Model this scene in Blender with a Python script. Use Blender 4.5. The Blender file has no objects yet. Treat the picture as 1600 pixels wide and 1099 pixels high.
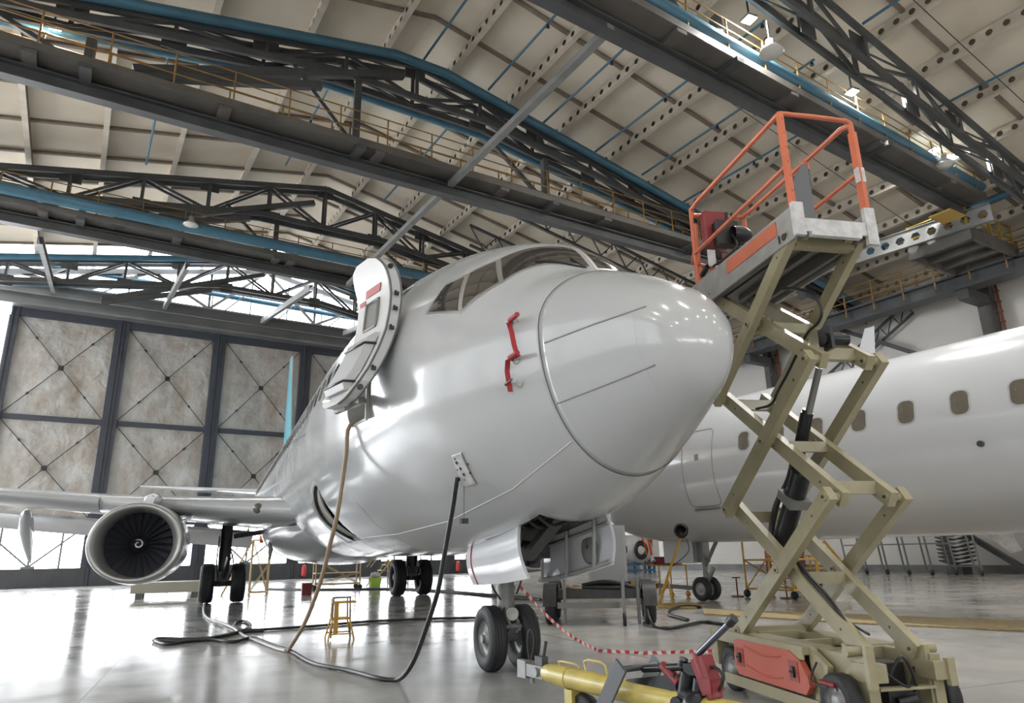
import bpy, bmesh, math, random
import numpy as np
from mathutils import Vector, Matrix
random.seed(7)
SC = bpy.context.scene
COL = SC.collection
# ---------------------------------------------------------------- camera
# world: x = lateral (port side of the front aircraft is +x), y = aft along that aircraft, z = up, floor z = 0
CAMP = [-3.1266, -3.8092, 1.2492, 0.393481, 0.282602, -0.0187465, 1086.69, 0.163129]
def _basis(yaw, pitch, roll):
    cy, sy, cp, sp = math.cos(yaw), math.sin(yaw), math.cos(pitch), math.sin(pitch)
    f = np.array([sy*cp, cy*cp, sp]); r = np.array([cy, -sy, 0.]); u = np.cross(r, f)
    c, s = math.cos(roll), math.sin(roll)
    return c*r+s*u, -s*r+c*u, f
CR, CU, CF = _basis(*CAMP[3:6]); CP = np.array(CAMP[:3]); FOC = CAMP[6]; HY = CAMP[7]
cam = bpy.data.cameras.new('camera'); camo = bpy.data.objects.new('camera', cam); COL.objects.link(camo)
camo.matrix_world = Matrix(((CR[0], CU[0], -CF[0], CP[0]), (CR[1], CU[1], -CF[1], CP[1]), (CR[2], CU[2], -CF[2], CP[2]), (0, 0, 0, 1)))
cam.sensor_width = 36; cam.lens = FOC*36/1600; cam.clip_end = 400; cam.clip_start = .05
SC.camera = camo
# ---------------------------------------------------------------- world, light, exposure
SC.view_settings.view_transform = 'Standard'; SC.view_settings.look = 'None'
SC.view_settings.exposure = 0.6; SC.view_settings.gamma = 1.0; SC.view_settings.use_curve_mapping = False
SC.cycles.max_bounces = 8; SC.cycles.diffuse_bounces = 5; SC.cycles.glossy_bounces = 4
SC.cycles.sample_clamp_indirect = 8
w = bpy.data.worlds.new('overcast_sky'); SC.world = w; w.use_nodes = True
bg = w.node_tree.nodes['Background']; bg.inputs['Color'].default_value = (0.93, 0.96, 1.0, 1); bg.inputs['Strength'].default_value = 7.5
# ---------------------------------------------------------------- hangar frame (a along the trusses, b towards the hangar doors)
HA = np.array([math.cos(HY), math.sin(HY), 0.]); HB = np.array([-math.sin(HY), math.cos(HY), 0.]); ZZ = np.array([0., 0., 1.])
def H(a, b, z): return a*HA+b*HB+z*ZZ
def portal(name, a0, a1, b0, b1, z0, z1, nrm):
    c = H((a0+a1)/2, (b0+b1)/2, (z0+z1)/2); L = bpy.data.lights.new(name, 'AREA'); L.shape = 'RECTANGLE'
    L.size = math.hypot(a1-a0, b1-b0); L.size_y = z1-z0; L.cycles.is_portal = True
    o = bpy.data.objects.new(name, L); COL.objects.link(o)
    if z0 == z1: L.size = a1-a0; L.size_y = b1-b0
    n = Vector(nrm); o.rotation_euler = n.to_track_quat('-Z', 'Y').to_euler(); o.location = c
# daylight enters by the hangar-door glazing, the clerestory, the left side windows and the open front
portal('daylight_clerestory', -22, 32, 41.6, 41.6, 15.9, 19.6, -HB)
portal('daylight_door_glazing', -22, 27, 41.6, 41.6, 0.95, 3.2, -HB)
portal('daylight_door_left', -22, -8, 41.6, 41.6, 3.2, 14.2, -HB)
portal('daylight_left_windows', -22.2, -22.2, 27, 41, 2.0, 12.0, HA)
portal('daylight_front', -21, 8, -16.2, -16.2, 5.0, 6.2, HB)
portal('daylight_skylight', -22, 32, 38.3, 41.3, 19.9, 19.9, -ZZ)
# ---------------------------------------------------------------- rays from picture points to real planes (used to measure positions)
def ray(px, py):
    d = CF*FOC+CR*(px-800)-CU*(py-549.5); return d/np.linalg.norm(d)
def onpl(px, py, n, c):
    d = ray(px, py); n = np.array(n, float); return CP+d*((c-CP@n)/(d@n))
def G(px, py, z=0.): return onpl(px, py, (0, 0, 1), z)
def OA(px, py, a): return onpl(px, py, HA, a)
def OB(px, py, b): return onpl(px, py, HB, b)
# ---------------------------------------------------------------- materials
MATS = {}
def mat(name, col, rough=.5, metal=0., bump=0., bscale=20., var=0., vscale=3., spec=.5, coat=0., col2=None, trans=0., emit=None, estr=0., rvar=0.):
    if name in MATS: return MATS[name]
    m = bpy.data.materials.new(name); m.use_nodes = True; nt = m.node_tree; N = nt.nodes; L = nt.links
    b = N['Principled BSDF']; b.inputs['Roughness'].default_value = rough; b.inputs['Metallic'].default_value = metal
    b.inputs['Base Color'].default_value = (*col, 1); b.inputs['Specular IOR Level'].default_value = spec
    b.inputs['Coat Weight'].default_value = coat; b.inputs['Coat Roughness'].default_value = .06
    tc = N.new('ShaderNodeTexCoord')
    if var > 0 or rvar > 0:
        n = N.new('ShaderNodeTexNoise'); n.inputs['Scale'].default_value = vscale; n.inputs['Detail'].default_value = 5
        L.new(tc.outputs['Object'], n.inputs['Vector'])
        if var > 0:
            r = N.new('ShaderNodeMix'); r.data_type = 'RGBA'
            c2 = col2 if col2 else tuple(c*(1-var) for c in col)
            r.inputs['A'].default_value = (*col, 1); r.inputs['B'].default_value = (*c2, 1)
            mr = N.new('ShaderNodeMapRange'); mr.inputs['From Min'].default_value = .35; mr.inputs['From Max'].default_value = .7
            L.new(n.outputs['Fac'], mr.inputs['Value']); L.new(mr.outputs['Result'], r.inputs['Factor']); L.new(r.outputs['Result'], b.inputs['Base Color'])
        if rvar > 0:
            mr = N.new('ShaderNodeMapRange'); mr.inputs['From Min'].default_value = .3; mr.inputs['From Max'].default_value = .7
            mr.inputs['To Min'].default_value = max(.02, rough-rvar); mr.inputs['To Max'].default_value = rough+rvar
            L.new(n.outputs['Fac'], mr.inputs['Value']); L.new(mr.outputs['Result'], b.inputs['Roughness'])
    if bump > 0:
        n2 = N.new('ShaderNodeTexNoise'); n2.inputs['Scale'].default_value = bscale; n2.inputs['Detail'].default_value = 4
        L.new(tc.outputs['Object'], n2.inputs['Vector'])
        bp = N.new('ShaderNodeBump'); bp.inputs['Strength'].default_value = bump; bp.inputs['Distance'].default_value = .02
        L.new(n2.outputs['Fac'], bp.inputs['Height']); L.new(bp.outputs['Normal'], b.inputs['Normal'])
    if emit:
        b.inputs['Emission Color'].default_value = (*emit, 1); b.inputs['Emission Strength'].default_value = estr
    if trans > 0:
        t = N.new('ShaderNodeBsdfTranslucent'); t.inputs['Color'].default_value = (*col, 1); mx = N.new('ShaderNodeMixShader'); mx.inputs[0].default_value = trans
        L.new(b.outputs[0], mx.inputs[1]); L.new(t.outputs[0], mx.inputs[2]); L.new(mx.outputs[0], N['Material Output'].inputs['Surface'])
    MATS[name] = m; return m
def nodes_of(m): return m.node_tree.nodes, m.node_tree.links, m.node_tree.nodes['Principled BSDF']
WHITE = mat('aircraft_white', (.47, .485, .495), .2, var=.06, vscale=1.2, coat=.35, bump=.006, bscale=1.5, rvar=.06)
WHITE2 = mat('aircraft_gloss_white', (.62, .635, .66), .16, coat=.4, var=.03, vscale=.8)
BELLYGREY = mat('bay_grey', (.35, .36, .35), .5, var=.2)
ALU = mat('bare_aluminium', (.6, .6, .6), .3, .85, var=.12, vscale=6)
STEELDK = mat('dark_grey_steel', (.075, .078, .08), .5, var=.35, vscale=1.2, bump=.05)
STEELBR = mat('brown_grey_steel', (.13, .12, .108), .55, var=.35, vscale=1.0)
STEELGR = mat('mid_grey_steel', (.2, .2, .195), .5, var=.25, vscale=1.5)
BLUE = mat('blue_pipe_paint', (.055, .155, .225), .38, var=.2, vscale=1.5)
RAILY = mat('ochre_rail_paint', (.30, .17, .045), .55, var=.3, vscale=4)
YEL = mat('yellow_paint', (.62, .36, .06), .45, var=.2, vscale=6)
YELPALE = mat('pale_yellow_paint', (.58, .47, .12), .35, var=.25, vscale=7, coat=.2)
ROOFC = mat('cream_roof_panel', (.68, .61, .50), .7, var=.22, vscale=.45, col2=(.57, .50, .40))
PURL = mat('cream_purlin', (.58, .52, .43), .6, var=.25, vscale=1.5)
RIBC = mat('brown_rib', (.22, .18, .14), .7, var=.2)
WALLC = mat('cream_wall', (.74, .72, .68), .7, var=.08, vscale=.5)
RUBBER = mat('tyre_rubber', (.022, .023, .026), .6, var=.3, vscale=9, bump=.05)
BLACK = mat('black_plastic', (.015, .015, .016), .4)
BLKMET = mat('black_cylinder', (.02, .021, .024), .25, .3)
GLASS = mat('dark_window_glass', (.05, .045, .038), .04, spec=.9, coat=.6)
FRAME = mat('window_frame_metal', (.30, .295, .28), .4, .3)
BEIGE = mat('lift_beige_paint', (.345, .31, .195), .34, var=.15, vscale=5, coat=.25)
ORANGE = mat('orange_paint', (.62, .155, .07), .38, var=.15, vscale=6, coat=.15)
REDP = mat('red_paint', (.24, .025, .03), .4, var=.2, vscale=8)
RED2 = mat('red_ribbon', (.36, .02, .025), .6)
REDW = mat('red_service_cover', (.48, .10, .06), .35, var=.12, vscale=4, coat=.2)
DARKLINE = mat('seam_dark', (.09, .09, .09), .6)
LIVERYB = mat('tail_teal', (.16, .42, .50), .3)
LAMPM = mat('lamp_glow', (1, 1, 1), .5, emit=(1, .98, .93), estr=40)
MATY = mat('straw_mat', (.50, .40, .22), .8, var=.3, vscale=14)
TAN = mat('tan_hose', (.36, .26, .17), .5, var=.15)
WHITEP = mat('white_worn_paint', (.62, .62, .62), .45, var=.3, vscale=12)
# ---------------------------------------------------------------- mesh builder
WO = {}
def norm(v): v = np.array(v, float); return v/(np.linalg.norm(v)+1e-12)
def frame(ax, up=None):
    ax = norm(ax); up = np.array(up if up is not None else (0, 0, 1.), float)
    if abs(ax@norm(up)) > .98: up = np.array([1., 0, 0])
    s = norm(np.cross(ax, up)); t = np.cross(s, ax); return ax, s, t
class MB:
    def __init__(self): self.v = []; self.f = []; self.s = []; self.m = []
    def add(self, vs, fs, smooth=False, mi=0):
        o = len(self.v); self.v += [tuple(map(float, p)) for p in vs]
        for f in fs: self.f.append([i+o for i in f]); self.s.append(smooth); self.m.append(mi)
        return self
    def hexa(self, P, mi=0):
        return self.add(P, [(0, 3, 2, 1), (4, 5, 6, 7), (0, 1, 5, 4), (1, 2, 6, 5), (2, 3, 7, 6), (3, 0, 4, 7)], False, mi)
    def box(self, c, sx, sy, sz, X=(1, 0, 0), Y=(0, 1, 0), Z=(0, 0, 1), mi=0):
        c = np.array(c, float); X = np.array(X, float)*sx/2; Y = np.array(Y, float)*sy/2; Z = np.array(Z, float)*sz/2
        return self.hexa([c-X-Y-Z, c+X-Y-Z, c+X+Y-Z, c-X+Y-Z, c-X-Y+Z, c+X-Y+Z, c+X+Y+Z, c-X+Y+Z], mi)
    def hbox(self, a0, a1, b0, b1, z0, z1, mi=0):   # box in hangar axes
        return self.hexa([H(a0, b0, z0), H(a1, b0, z0), H(a1, b1, z0), H(a0, b1, z0), H(a0, b0, z1), H(a1, b0, z1), H(a1, b1, z1), H(a0, b1, z1)], mi)
    def beam(self, p, q, w, h, up=None, mi=0):
        p = np.array(p, float); q = np.array(q, float); ax, s, t = frame(q-p, up)
        return self.box((p+q)/2, w, np.linalg.norm(q-p), h, s, ax, t, mi)
    def ibeam(self, p, q, w, h, tf=.03, tw=.02, up=None):
        p = np.array(p, float); q = np.array(q, float); ax, s, t = frame(q-p, up)
        self.beam(p+t*(h/2-tf/2), q+t*(h/2-tf/2), w, tf, up); self.beam(p-t*(h/2-tf/2), q-t*(h/2-tf/2), w, tf, up); return self.beam(p, q, tw, h-2*tf, up)
    def chan(self, p, q, w, h, tk=.01, side=1, up=None):
        p = np.array(p, float); q = np.array(q, float); ax, s, t = frame(q-p, up)
        self.beam(p+s*side*w/2, q+s*side*w/2, tk, h, up); self.beam(p+t*(h/2-tk/2), q+t*(h/2-tk/2), w, tk, up); return self.beam(p-t*(h/2-tk/2), q-t*(h/2-tk/2), w, tk, up)
    def tube(self, p, q, r, r2=None, n=12, cap=True, mi=0):
        p = np.array(p, float); q = np.array(q, float); r2 = r if r2 is None else r2; ax, s, t = frame(q-p)
        cs = [(math.cos(2*math.pi*i/n), math.sin(2*math.pi*i/n)) for i in range(n)]
        A = [p+r*(c*s+d*t) for c, d in cs]; B = [q+r2*(c*s+d*t) for c, d in cs]
        self.add(A+B, [(i, (i+1) % n, n+(i+1) % n, n+i) for i in range(n)], True, mi)
        if cap: self.add(A, [tuple(range(n))[::-1]], False, mi); self.add(B, [tuple(range(n))], False, mi)
        return self
    def path(self, pts, r, n=8, sub=4, mi=0, flat=1.):
        P = [np.array(p, float) for p in pts]
        if sub > 1 and len(P) > 2:
            Q = []
            for i in range(len(P)-1):
                a = P[max(i-1, 0)]; b = P[i]; c = P[i+1]; d = P[min(i+2, len(P)-1)]
                for k in range(sub):
                    t = k/sub; Q.append(.5*((2*b)+(c-a)*t+(2*a-5*b+4*c-d)*t*t+(3*b-a-3*c+d)*t**3))
            Q.append(P[-1]); P = Q
        T = [norm(P[min(i+1, len(P)-1)]-P[max(i-1, 0)]) for i in range(len(P))]
        ax, s, t = frame(T[0]); vs = []
        for i, p in enumerate(P):
            s = norm(s-T[i]*(s@T[i])); t = np.cross(s, T[i])
            rr = r[min(i, len(r)-1)] if hasattr(r, '__len__') else r
            vs += [p+rr*(math.cos(2*math.pi*k/n)*s+flat*math.sin(2*math.pi*k/n)*t) for k in range(n)]
        fs = [(i*n+k, i*n+(k+1) % n, (i+1)*n+(k+1) % n, (i+1)*n+k) for i in range(len(P)-1) for k in range(n)]
        self.add(vs, fs, True, mi); self.add(vs[:n], [tuple(range(n))[::-1]], False, mi); self.add(vs[-n:], [tuple(range(n))], False, mi)
        return self
    def lathe(self, prof, o, ax, n=32, mi=0, smooth=True, squash=None, ups=None, close=False):
        o = np.array(o, float); ax, s, t = frame(ax, ups); vs = []
        for r, h in prof:
            for k in range(n):
                c, d = math.cos(2*math.pi*k/n), math.sin(2*math.pi*k/n)
                if squash: c2, d2 = squash(c, d, r)
                else: c2, d2 = c*r, d*r
                vs.append(o+ax*h+c2*s+d2*t)
        m = len(prof); fs = [(i*n+k, i*n+(k+1) % n, ((i+1) % m)*n+(k+1) % n, ((i+1) % m)*n+k) for i in range(m if close else m-1) for k in range(n)]
        return self.add(vs, fs, smooth, mi)
    def disc(self, o, ax, r, n=24, r0=0, mi=0):
        o = np.array(o, float); ax, s, t = frame(ax)
        A = [o+r*(math.cos(2*math.pi*k/n)*s+math.sin(2*math.pi*k/n)*t) for k in range(n)]
        return self.add(A, [tuple(range(n))], False, mi)
    def prism(self, poly, vec, mi=0):
        P = [np.array(p, float) for p in poly]; vec = np.array(vec, float); n = len(P)
        return self.add(P+[p+vec for p in P], [tuple(range(n))[::-1], tuple(range(n, 2*n))]+[(i, (i+1) % n, n+(i+1) % n, n+i) for i in range(n)], False, mi)
    def grid(self, P, smooth=True, mi=0, closeu=False):
        nu = len(P); nv = len(P[0]); vs = [p for row in P for p in row]
        fs = [(i*nv+j, i*nv+j+1, ((i+1) % nu)*nv+j+1, ((i+1) % nu)*nv+j) for i in range(nu if closeu else nu-1) for j in range(nv-1)]
        return self.add(vs, fs, smooth, mi)
    def slab(self, P, off, smooth=True, mi=0):      # thick sheet: grid + offset copy + rim; off = vector or per-point function
        nu = len(P); nv = len(P[0]); fo = off if callable(off) else (lambda i, j: np.array(off, float))
        Q = [[np.array(P[i][j])+fo(i, j) for j in range(nv)] for i in range(nu)]
        self.grid(P, smooth, mi); self.grid([r[::-1] for r in Q], smooth, mi)
        for E, F in ((P[0], Q[0]), (P[-1], Q[-1]), ([r[0] for r in P], [r[0] for r in Q]), ([r[-1] for r in P], [r[-1] for r in Q])): self.grid([list(E), list(F)], False, mi)
        return self
    def build(self, name, m, parent=None, fix=True):
        me = bpy.data.meshes.new(name); V = np.array(self.v)
        if parent is None:
            o3 = np.array([(V[:, 0].min()+V[:, 0].max())/2, (V[:, 1].min()+V[:, 1].max())/2, V[:, 2].min()])
        else: o3 = WO[parent.name]
        me.from_pydata([tuple(p) for p in (V-o3)], [], self.f)
        me.polygons.foreach_set('use_smooth', self.s)
        for mm in (m if isinstance(m, (list, tuple)) else [m]): me.materials.append(mm)
        me.polygons.foreach_set('material_index', self.m)
        if fix:
            bm = bmesh.new(); bm.from_mesh(me); bmesh.ops.recalc_face_normals(bm, faces=bm.faces); bm.to_mesh(me); bm.free()
        me.update()
        o = bpy.data.objects.new(name, me); COL.objects.link(o)
        if parent is None: o.location = o3
        else: o.parent = parent
        WO[o.name] = o3; return o
def tag(o, label=None, cat=None, group=None, kind=None):
    if label: o['label'] = label
    if cat: o['category'] = cat
    if group: o['group'] = group
    if kind: o['kind'] = kind
    return o
def thing(name, label, cat, loc, group=None):
    o = bpy.data.objects.new(name, None); COL.objects.link(o); o.location = tuple(map(float, loc)); o.empty_display_size = .2
    WO[o.name] = np.array(loc, float); return tag(o, label, cat, group)
def struct(name, mb, m, parent=None, label=None):
    o = mb.build(name, m, parent)
    if parent is None: o['kind'] = 'structure'
    if label: o['label'] = label
    return o
def dup(o, off, label=None, parent=None, rotz=0.):
    c = o.copy(); COL.objects.link(c)
    if parent is None:
        c.location = (Vector(o.location)+Vector(tuple(map(float, off)))); WO[c.name] = WO[o.name]+np.array(off, float)
        if rotz: c.rotation_euler.z = rotz
    else: c.parent = parent; WO[c.name] = WO[parent.name]
    for ch in list(o.children): dup(ch, off, None, c)
    if label: c['label'] = label
    return c
# ================================================================ THE HANGAR
A0, A1, B0, B1 = -22.2, 32.0, -16.0, 41.3
RIDGE = 5.0
def zroof(a): return 19.75-.2*abs(a-RIDGE)
def floor_mat():
    m = mat('polished_concrete_floor', (.33, .33, .325), .16); N, L, b = nodes_of(m)
    tc = N.new('ShaderNodeTexCoord'); n1 = N.new('ShaderNodeTexNoise'); n1.inputs['Scale'].default_value = .16; n1.inputs['Detail'].default_value = 6; n1.inputs['Roughness'].default_value = .6
    mp = N.new('ShaderNodeMapping'); mp.inputs['Scale'].default_value = (1, .45, 1); L.new(tc.outputs['Object'], mp.inputs['Vector']); L.new(mp.outputs[0], n1.inputs['Vector'])
    cr = N.new('ShaderNodeValToRGB'); e = cr.color_ramp.elements; e[0].position = .35; e[0].color = (.36, .375, .375, 1); e[1].position = .62; e[1].color = (.50, .475, .44, 1)
    L.new(n1.outputs['Fac'], cr.inputs['Fac'])
    n2 = N.new('ShaderNodeTexNoise'); n2.inputs['Scale'].default_value = 1.3; n2.inputs['Detail'].default_value = 8; L.new(tc.outputs['Object'], n2.inputs['Vector'])
    mx = N.new('ShaderNodeMix'); mx.data_type = 'RGBA'; mx.blend_type = 'MULTIPLY'; mx.inputs['Factor'].default_value = .5
    cr2 = N.new('ShaderNodeValToRGB'); cr2.color_ramp.elements[0].color = (.7, .7, .7, 1); cr2.color_ramp.elements[0].position = .3; cr2.color_ramp.elements[1].color = (1, 1, 1, 1); cr2.color_ramp.elements[1].position = .6
    L.new(n2.outputs['Fac'], cr2.inputs['Fac']); L.new(cr.outputs[0], mx.inputs['A']); L.new(cr2.outputs[0], mx.inputs['B'])
    br = N.new('ShaderNodeTexBrick'); br.inputs['Scale'].default_value = 1; br.inputs['Brick Width'].default_value = 6; br.inputs['Row Height'].default_value = 6; br.offset = 0
    br.inputs['Mortar Size'].default_value = .012; br.inputs['Color1'].default_value = br.inputs['Color2'].default_value = (1, 1, 1, 1); br.inputs['Mortar'].default_value = (.45, .45, .45, 1)
    L.new(tc.outputs['Object'], br.inputs['Vector']); m2 = N.new('ShaderNodeMix'); m2.data_type = 'RGBA'; m2.blend_type = 'MULTIPLY'; m2.inputs['Factor'].default_value = 1
    L.new(mx.outputs['Result'], m2.inputs['A']); L.new(br.outputs['Color'], m2.inputs['B']); L.new(m2.outputs['Result'], b.inputs['Base Color'])
    mr = N.new('ShaderNodeMapRange'); mr.inputs['From Min'].default_value = .3; mr.inputs['From Max'].default_value = .7; mr.inputs['To Min'].default_value = .10; mr.inputs['To Max'].default_value = .26
    L.new(n2.outputs['Fac'], mr.inputs['Value']); L.new(mr.outputs[0], b.inputs['Roughness'])
    b.inputs['Specular IOR Level'].default_value = .7
    bp = N.new('ShaderNodeBump'); bp.inputs['Strength'].default_value = .05; bp.inputs['Distance'].default_value = .02; n3 = N.new('ShaderNodeTexNoise'); n3.inputs['Scale'].default_value = .8
    L.new(tc.outputs['Object'], n3.inputs['Vector']); L.new(n3.outputs['Fac'], bp.inputs['Height']); L.new(bp.outputs[0], b.inputs['Normal'])
    return m
struct('floor', MB().hbox(A0-.3, A1+.3, B0-.3, B1+12, -.3, 0), floor_mat())
# ---- ceiling: gabled sheet with brown ribs running down the slope
c = MB()
for a0, a1 in ((A0-.3, RIDGE), (RIDGE, A1+.3)):
    z0, z1 = zroof(a0), zroof(a1)
    c.hexa([H(a0, B0-.3, z0), H(a1, B0-.3, z1), H(a1, 38.3, z1), H(a0, 38.3, z0), H(a0, B0-.3, z0+.25), H(a1, B0-.3, z1+.25), H(a1, 38.3, z1+.25), H(a0, 38.3, z0+.25)], 0)
    b_ = -14.5
    while b_ < 38.4:
        c.beam(H(a0, b_, z0-.05), H(a1, b_, z1-.05), .14, .12, mi=1); b_ += 2.5
struct('ceiling', c, [ROOFC, RIBC])
# ---- perforated cream purlins
def purlin(a, b0=-15.5, b1=41.):
    zt = zroof(a)-.02; h = .42; wd = .1; m = MB(); k = int(abs(b1-b0)/.5)
    for side in (0,):
        pass
    a_ = a-wd/2*(1 if a >= -99 else 1)
    # box: web with round holes on the two sides, solid bottom flange, shade of the hollow painted dark brown on the back web
    for i in range(k):
        bb0 = b0+i*.5; bb1 = bb0+.5; cz = zt-h/2-.02
        hole = [(.25+.11*math.cos(math.pi/4*j+math.pi/8), cz+.11*math.sin(math.pi/4*j+math.pi/8)) for j in range(8)]
        out = [(.5, cz+.1), (.4, zt), (.1, zt), (0, cz+.1), (0, cz-.1), (.1, zt-h), (.4, zt-h), (.5, cz-.1)]
        P = [H(a_, bb0+u, z) for u, z in hole]+[H(a_, bb0+u, z) for u, z in out]
        m.add(P, [(j, (j+1) % 8, 8+(j+1) % 8, 8+j) for j in range(8)])
        m.add([H(a_, bb0, zt), H(a_, bb0+.1, zt), H(a_, bb0, cz+.1)], [(0, 1, 2)]); m.add([H(a_, bb0+.5, zt), H(a_, bb0+.4, zt), H(a_, bb0+.5, cz+.1)], [(0, 1, 2)])
        m.add([H(a_, bb0, zt-h), H(a_, bb0+.1, zt-h), H(a_, bb0, cz-.1)], [(0, 1, 2)]); m.add([H(a_, bb0+.5, zt-h), H(a_, bb0+.4, zt-h), H(a_, bb0+.5, cz-.1)], [(0, 1, 2)])
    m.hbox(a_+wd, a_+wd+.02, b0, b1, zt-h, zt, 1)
    m.hbox(a_-.05, a_+wd+.05, b0, b1, zt-h-.03, zt-h)
    return m
PA = [-19.5, -17.1, -14.6, -12.1, -9.6, -7.1, -4.55, -1.9, 1.1, 3.85, 6.45, 9.05, 11.5, 14.1, 16.5, 18.9, 21.3, 23.6, 26.1, 28.6, 31.0]
PURDK = mat('purlin_hollow_shade', (.20, .15, .11), .8)
for a in PA:
    if a < -10: continue
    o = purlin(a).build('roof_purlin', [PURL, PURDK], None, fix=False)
    tag(o, 'cream perforated roof purlin running under the ceiling panels towards the hangar doors', 'beam', 'perforated purlins under the roof')
# ---- walls
LW = MB()
LW.hbox(A0-.3, A0, B0, B1, 0, 2.0); LW.hbox(A0-.3, A0, B0, B1, 12.0, zroof(A0))
LW.hbox(A0-.3, A0, B0, -4, 2.0, 12.0)
bb = -4
while bb < B1: LW.hbox(A0-.3, A0, bb, bb+.6, 2.0, 12.0); bb += 5.2
struct('wall_left', LW, WALLC)
def frosted(name, col):
    m = mat(name, (col, col, col), .5, trans=.9); return m
FR = MB(); FR.hbox(A0-.2, A0-.17, -4, 27, 2.0, 12.0); struct('fill_panel_left', FR, frosted('frosted_fill', .55))  # unseen translucent panels, added to send fill light onto the fuselage side
RW = MB(); RW.hbox(A1, A1+.3, B0, B1, 0, zroof(A1)+.3)
struct('wall_right', RW, WALLC)
FW = MB()
FW.hbox(A0-.3, A1+.3, B0-.3, B0, 0, 1.0)
FW.hbox(A0-.3, 12, B0-.3, B0, 1.0, 5.0); FW.hbox(A0-.3, A1+.3, B0-.3, B0, 6.2, 9.0); FW.hbox(8, A1+.3, B0-.3, B0, 5.0, 6.2)
for k in range(5): FW.hbox(A0-.3+k*6.6, A0-.3+k*6.6+1.0, B0-.3, B0, 5.0, 6.2)
FW.prism([H(A0-.3, B0, 9.0), H(A1+.3, B0, 9.0), H(A1+.3, B0, zroof(A1)+.2), H(RIDGE, B0, zroof(RIDGE)+.2), H(A0-.3, B0, zroof(A0)+.2)], -HB*.3)
struct('wall_front', FW, WALLC)
FR = MB(); FR.hbox(12, A1+.3, B0-.2, B0-.17, 1.0, 5.0); struct('fill_panel_front', FR, frosted('frosted_fill_front', .5))  # added out of view to brighten the rear aircraft and right wall
# right wall skirting, red pipe and columns
tr = MB(); tr.hbox(A1-.06, A1, B0, B1, 0, .35); struct('baseboard_right', tr, STEELGR)
rp = MB()
for z in (13.25, 13.0): rp.tube(H(31.7, B0, z), H(31.7, 30, z), .06, n=8)
bb = -10
while bb < 30: rp.beam(H(31.7, bb, 13.0), H(31.7, bb+.3, 13.25), .04, .04); bb += .6
REDB = mat('red_brown_pipe', (.20, .055, .035), .6, var=.3)
struct('trim_1', rp, REDB)
for i, b in enumerate((23.3, 11.1, -1.4)):
    t = thing('wall_column', ['dark steel column on the right wall seen between the lift arms', 'dark steel column on the cream right wall above the rear aircraft', 'dark steel column at the right edge'][i], 'column', H(31.4, b, 0))
    m = MB(); m.hbox(31.15, 31.7, b-.3, b-.05, 0, 13.4); m.hbox(31.15, 31.2, b-.3, b+.3, 0, 13.4); m.hbox(31.6, 31.7, b-.3, b+.4, 0, 13.4)
    for k in range(10): m.hbox(31.12, 31.15, b-.3, b+.3, 1.2*k+.5, 1.2*k+.56)
    m.build('shaft', STEELBR, t)
    m = MB(); m.hbox(31.4, 31.5, b-.55, b-.45, 0, 13.3)
    for k in range(26): m.hbox(31.4, 31.5, b-.6, b-.3, .5*k, .5*k+.06)
    m.build('cable_ladder', REDB, t)
# wall bracing
t = thing('lattice_brace', 'dark lattice strut leaning across the cream right wall', 'brace', H(31.5, 20.5, 9.9))
m = MB(); p0 = np.array(OA(1278, 612, 31.6)); p1 = np.array(OA(1425, 478, 31.6)); p2 = p0+(p1-p0)*1.0
dz = np.array([0, 0, .38])
m.beam(p0-dz, p1-dz, .1, .12); m.beam(p0+dz, p1+dz, .1, .12)
for k in range(16):
    f = k/16; g = (k+1)/16; s = 1 if k % 2 else -1
    m.beam(p0+(p1-p0)*f+s*dz, p0+(p1-p0)*g-s*dz, .05, .05)
m.build('lattice', STEELDK, t)
for lab, q0, q1 in (('straight dark brace crossing the lattice strut on the right wall', (1290, 508), (1483, 569)), ('dark brace sloping down behind the rear aircraft at the lower right', (1500, 829), (1615, 898))):
    tag(MB().beam(OA(*q0, 31.3), OA(*q1, 31.3), .3, .22).build('wall_brace', STEELDK), lab, 'brace')
# ---- hangar doors (far wall)
def fabric_mat():
    m = mat('door_fabric', (.50, .49, .47), .55); N, L, b = nodes_of(m); tc = N.new('ShaderNodeTexCoord')
    n = N.new('ShaderNodeTexNoise'); n.inputs['Scale'].default_value = .55; n.inputs['Detail'].default_value = 9; n.inputs['Roughness'].default_value = .7
    mp = N.new('ShaderNodeMapping'); mp.inputs['Scale'].default_value = (1.6, 1.6, .8); L.new(tc.outputs['Object'], mp.inputs[0]); L.new(mp.outputs[0], n.inputs['Vector'])
    cr = N.new('ShaderNodeValToRGB'); e = cr.color_ramp.elements; e[0].position = .36; e[0].color = (.28, .235, .19, 1); e[1].position = .58; e[1].color = (.43, .425, .41, 1)
    L.new(n.outputs[0], cr.inputs[0]); L.new(cr.outputs[0], b.inputs['Base Color'])
    wv = N.new('ShaderNodeTexNoise'); wv.inputs['Scale'].default_value = 1.6; wv.inputs['Detail'].default_value = 3; wv.inputs['Distortion'].default_value = .4; L.new(tc.outputs['Object'], wv.inputs['Vector'])
    bp = N.new('ShaderNodeBump'); bp.inputs['Strength'].default_value = .9; bp.inputs['Distance'].default_value = .15; L.new(wv.outputs[0], bp.inputs['Height']); L.new(bp.outputs[0], b.inputs['Normal'])
    t = N.new('ShaderNodeBsdfTranslucent'); t.inputs['Color'].default_value = (.5, .47, .42, 1); mx = N.new('ShaderNodeMixShader'); mx.inputs[0].default_value = .09
    L.new(b.outputs[0], mx.inputs[1]); L.new(t.outputs[0], mx.inputs[2]); L.new(mx.outputs[0], N['Material Output'].inputs['Surface'])
    return m
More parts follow.
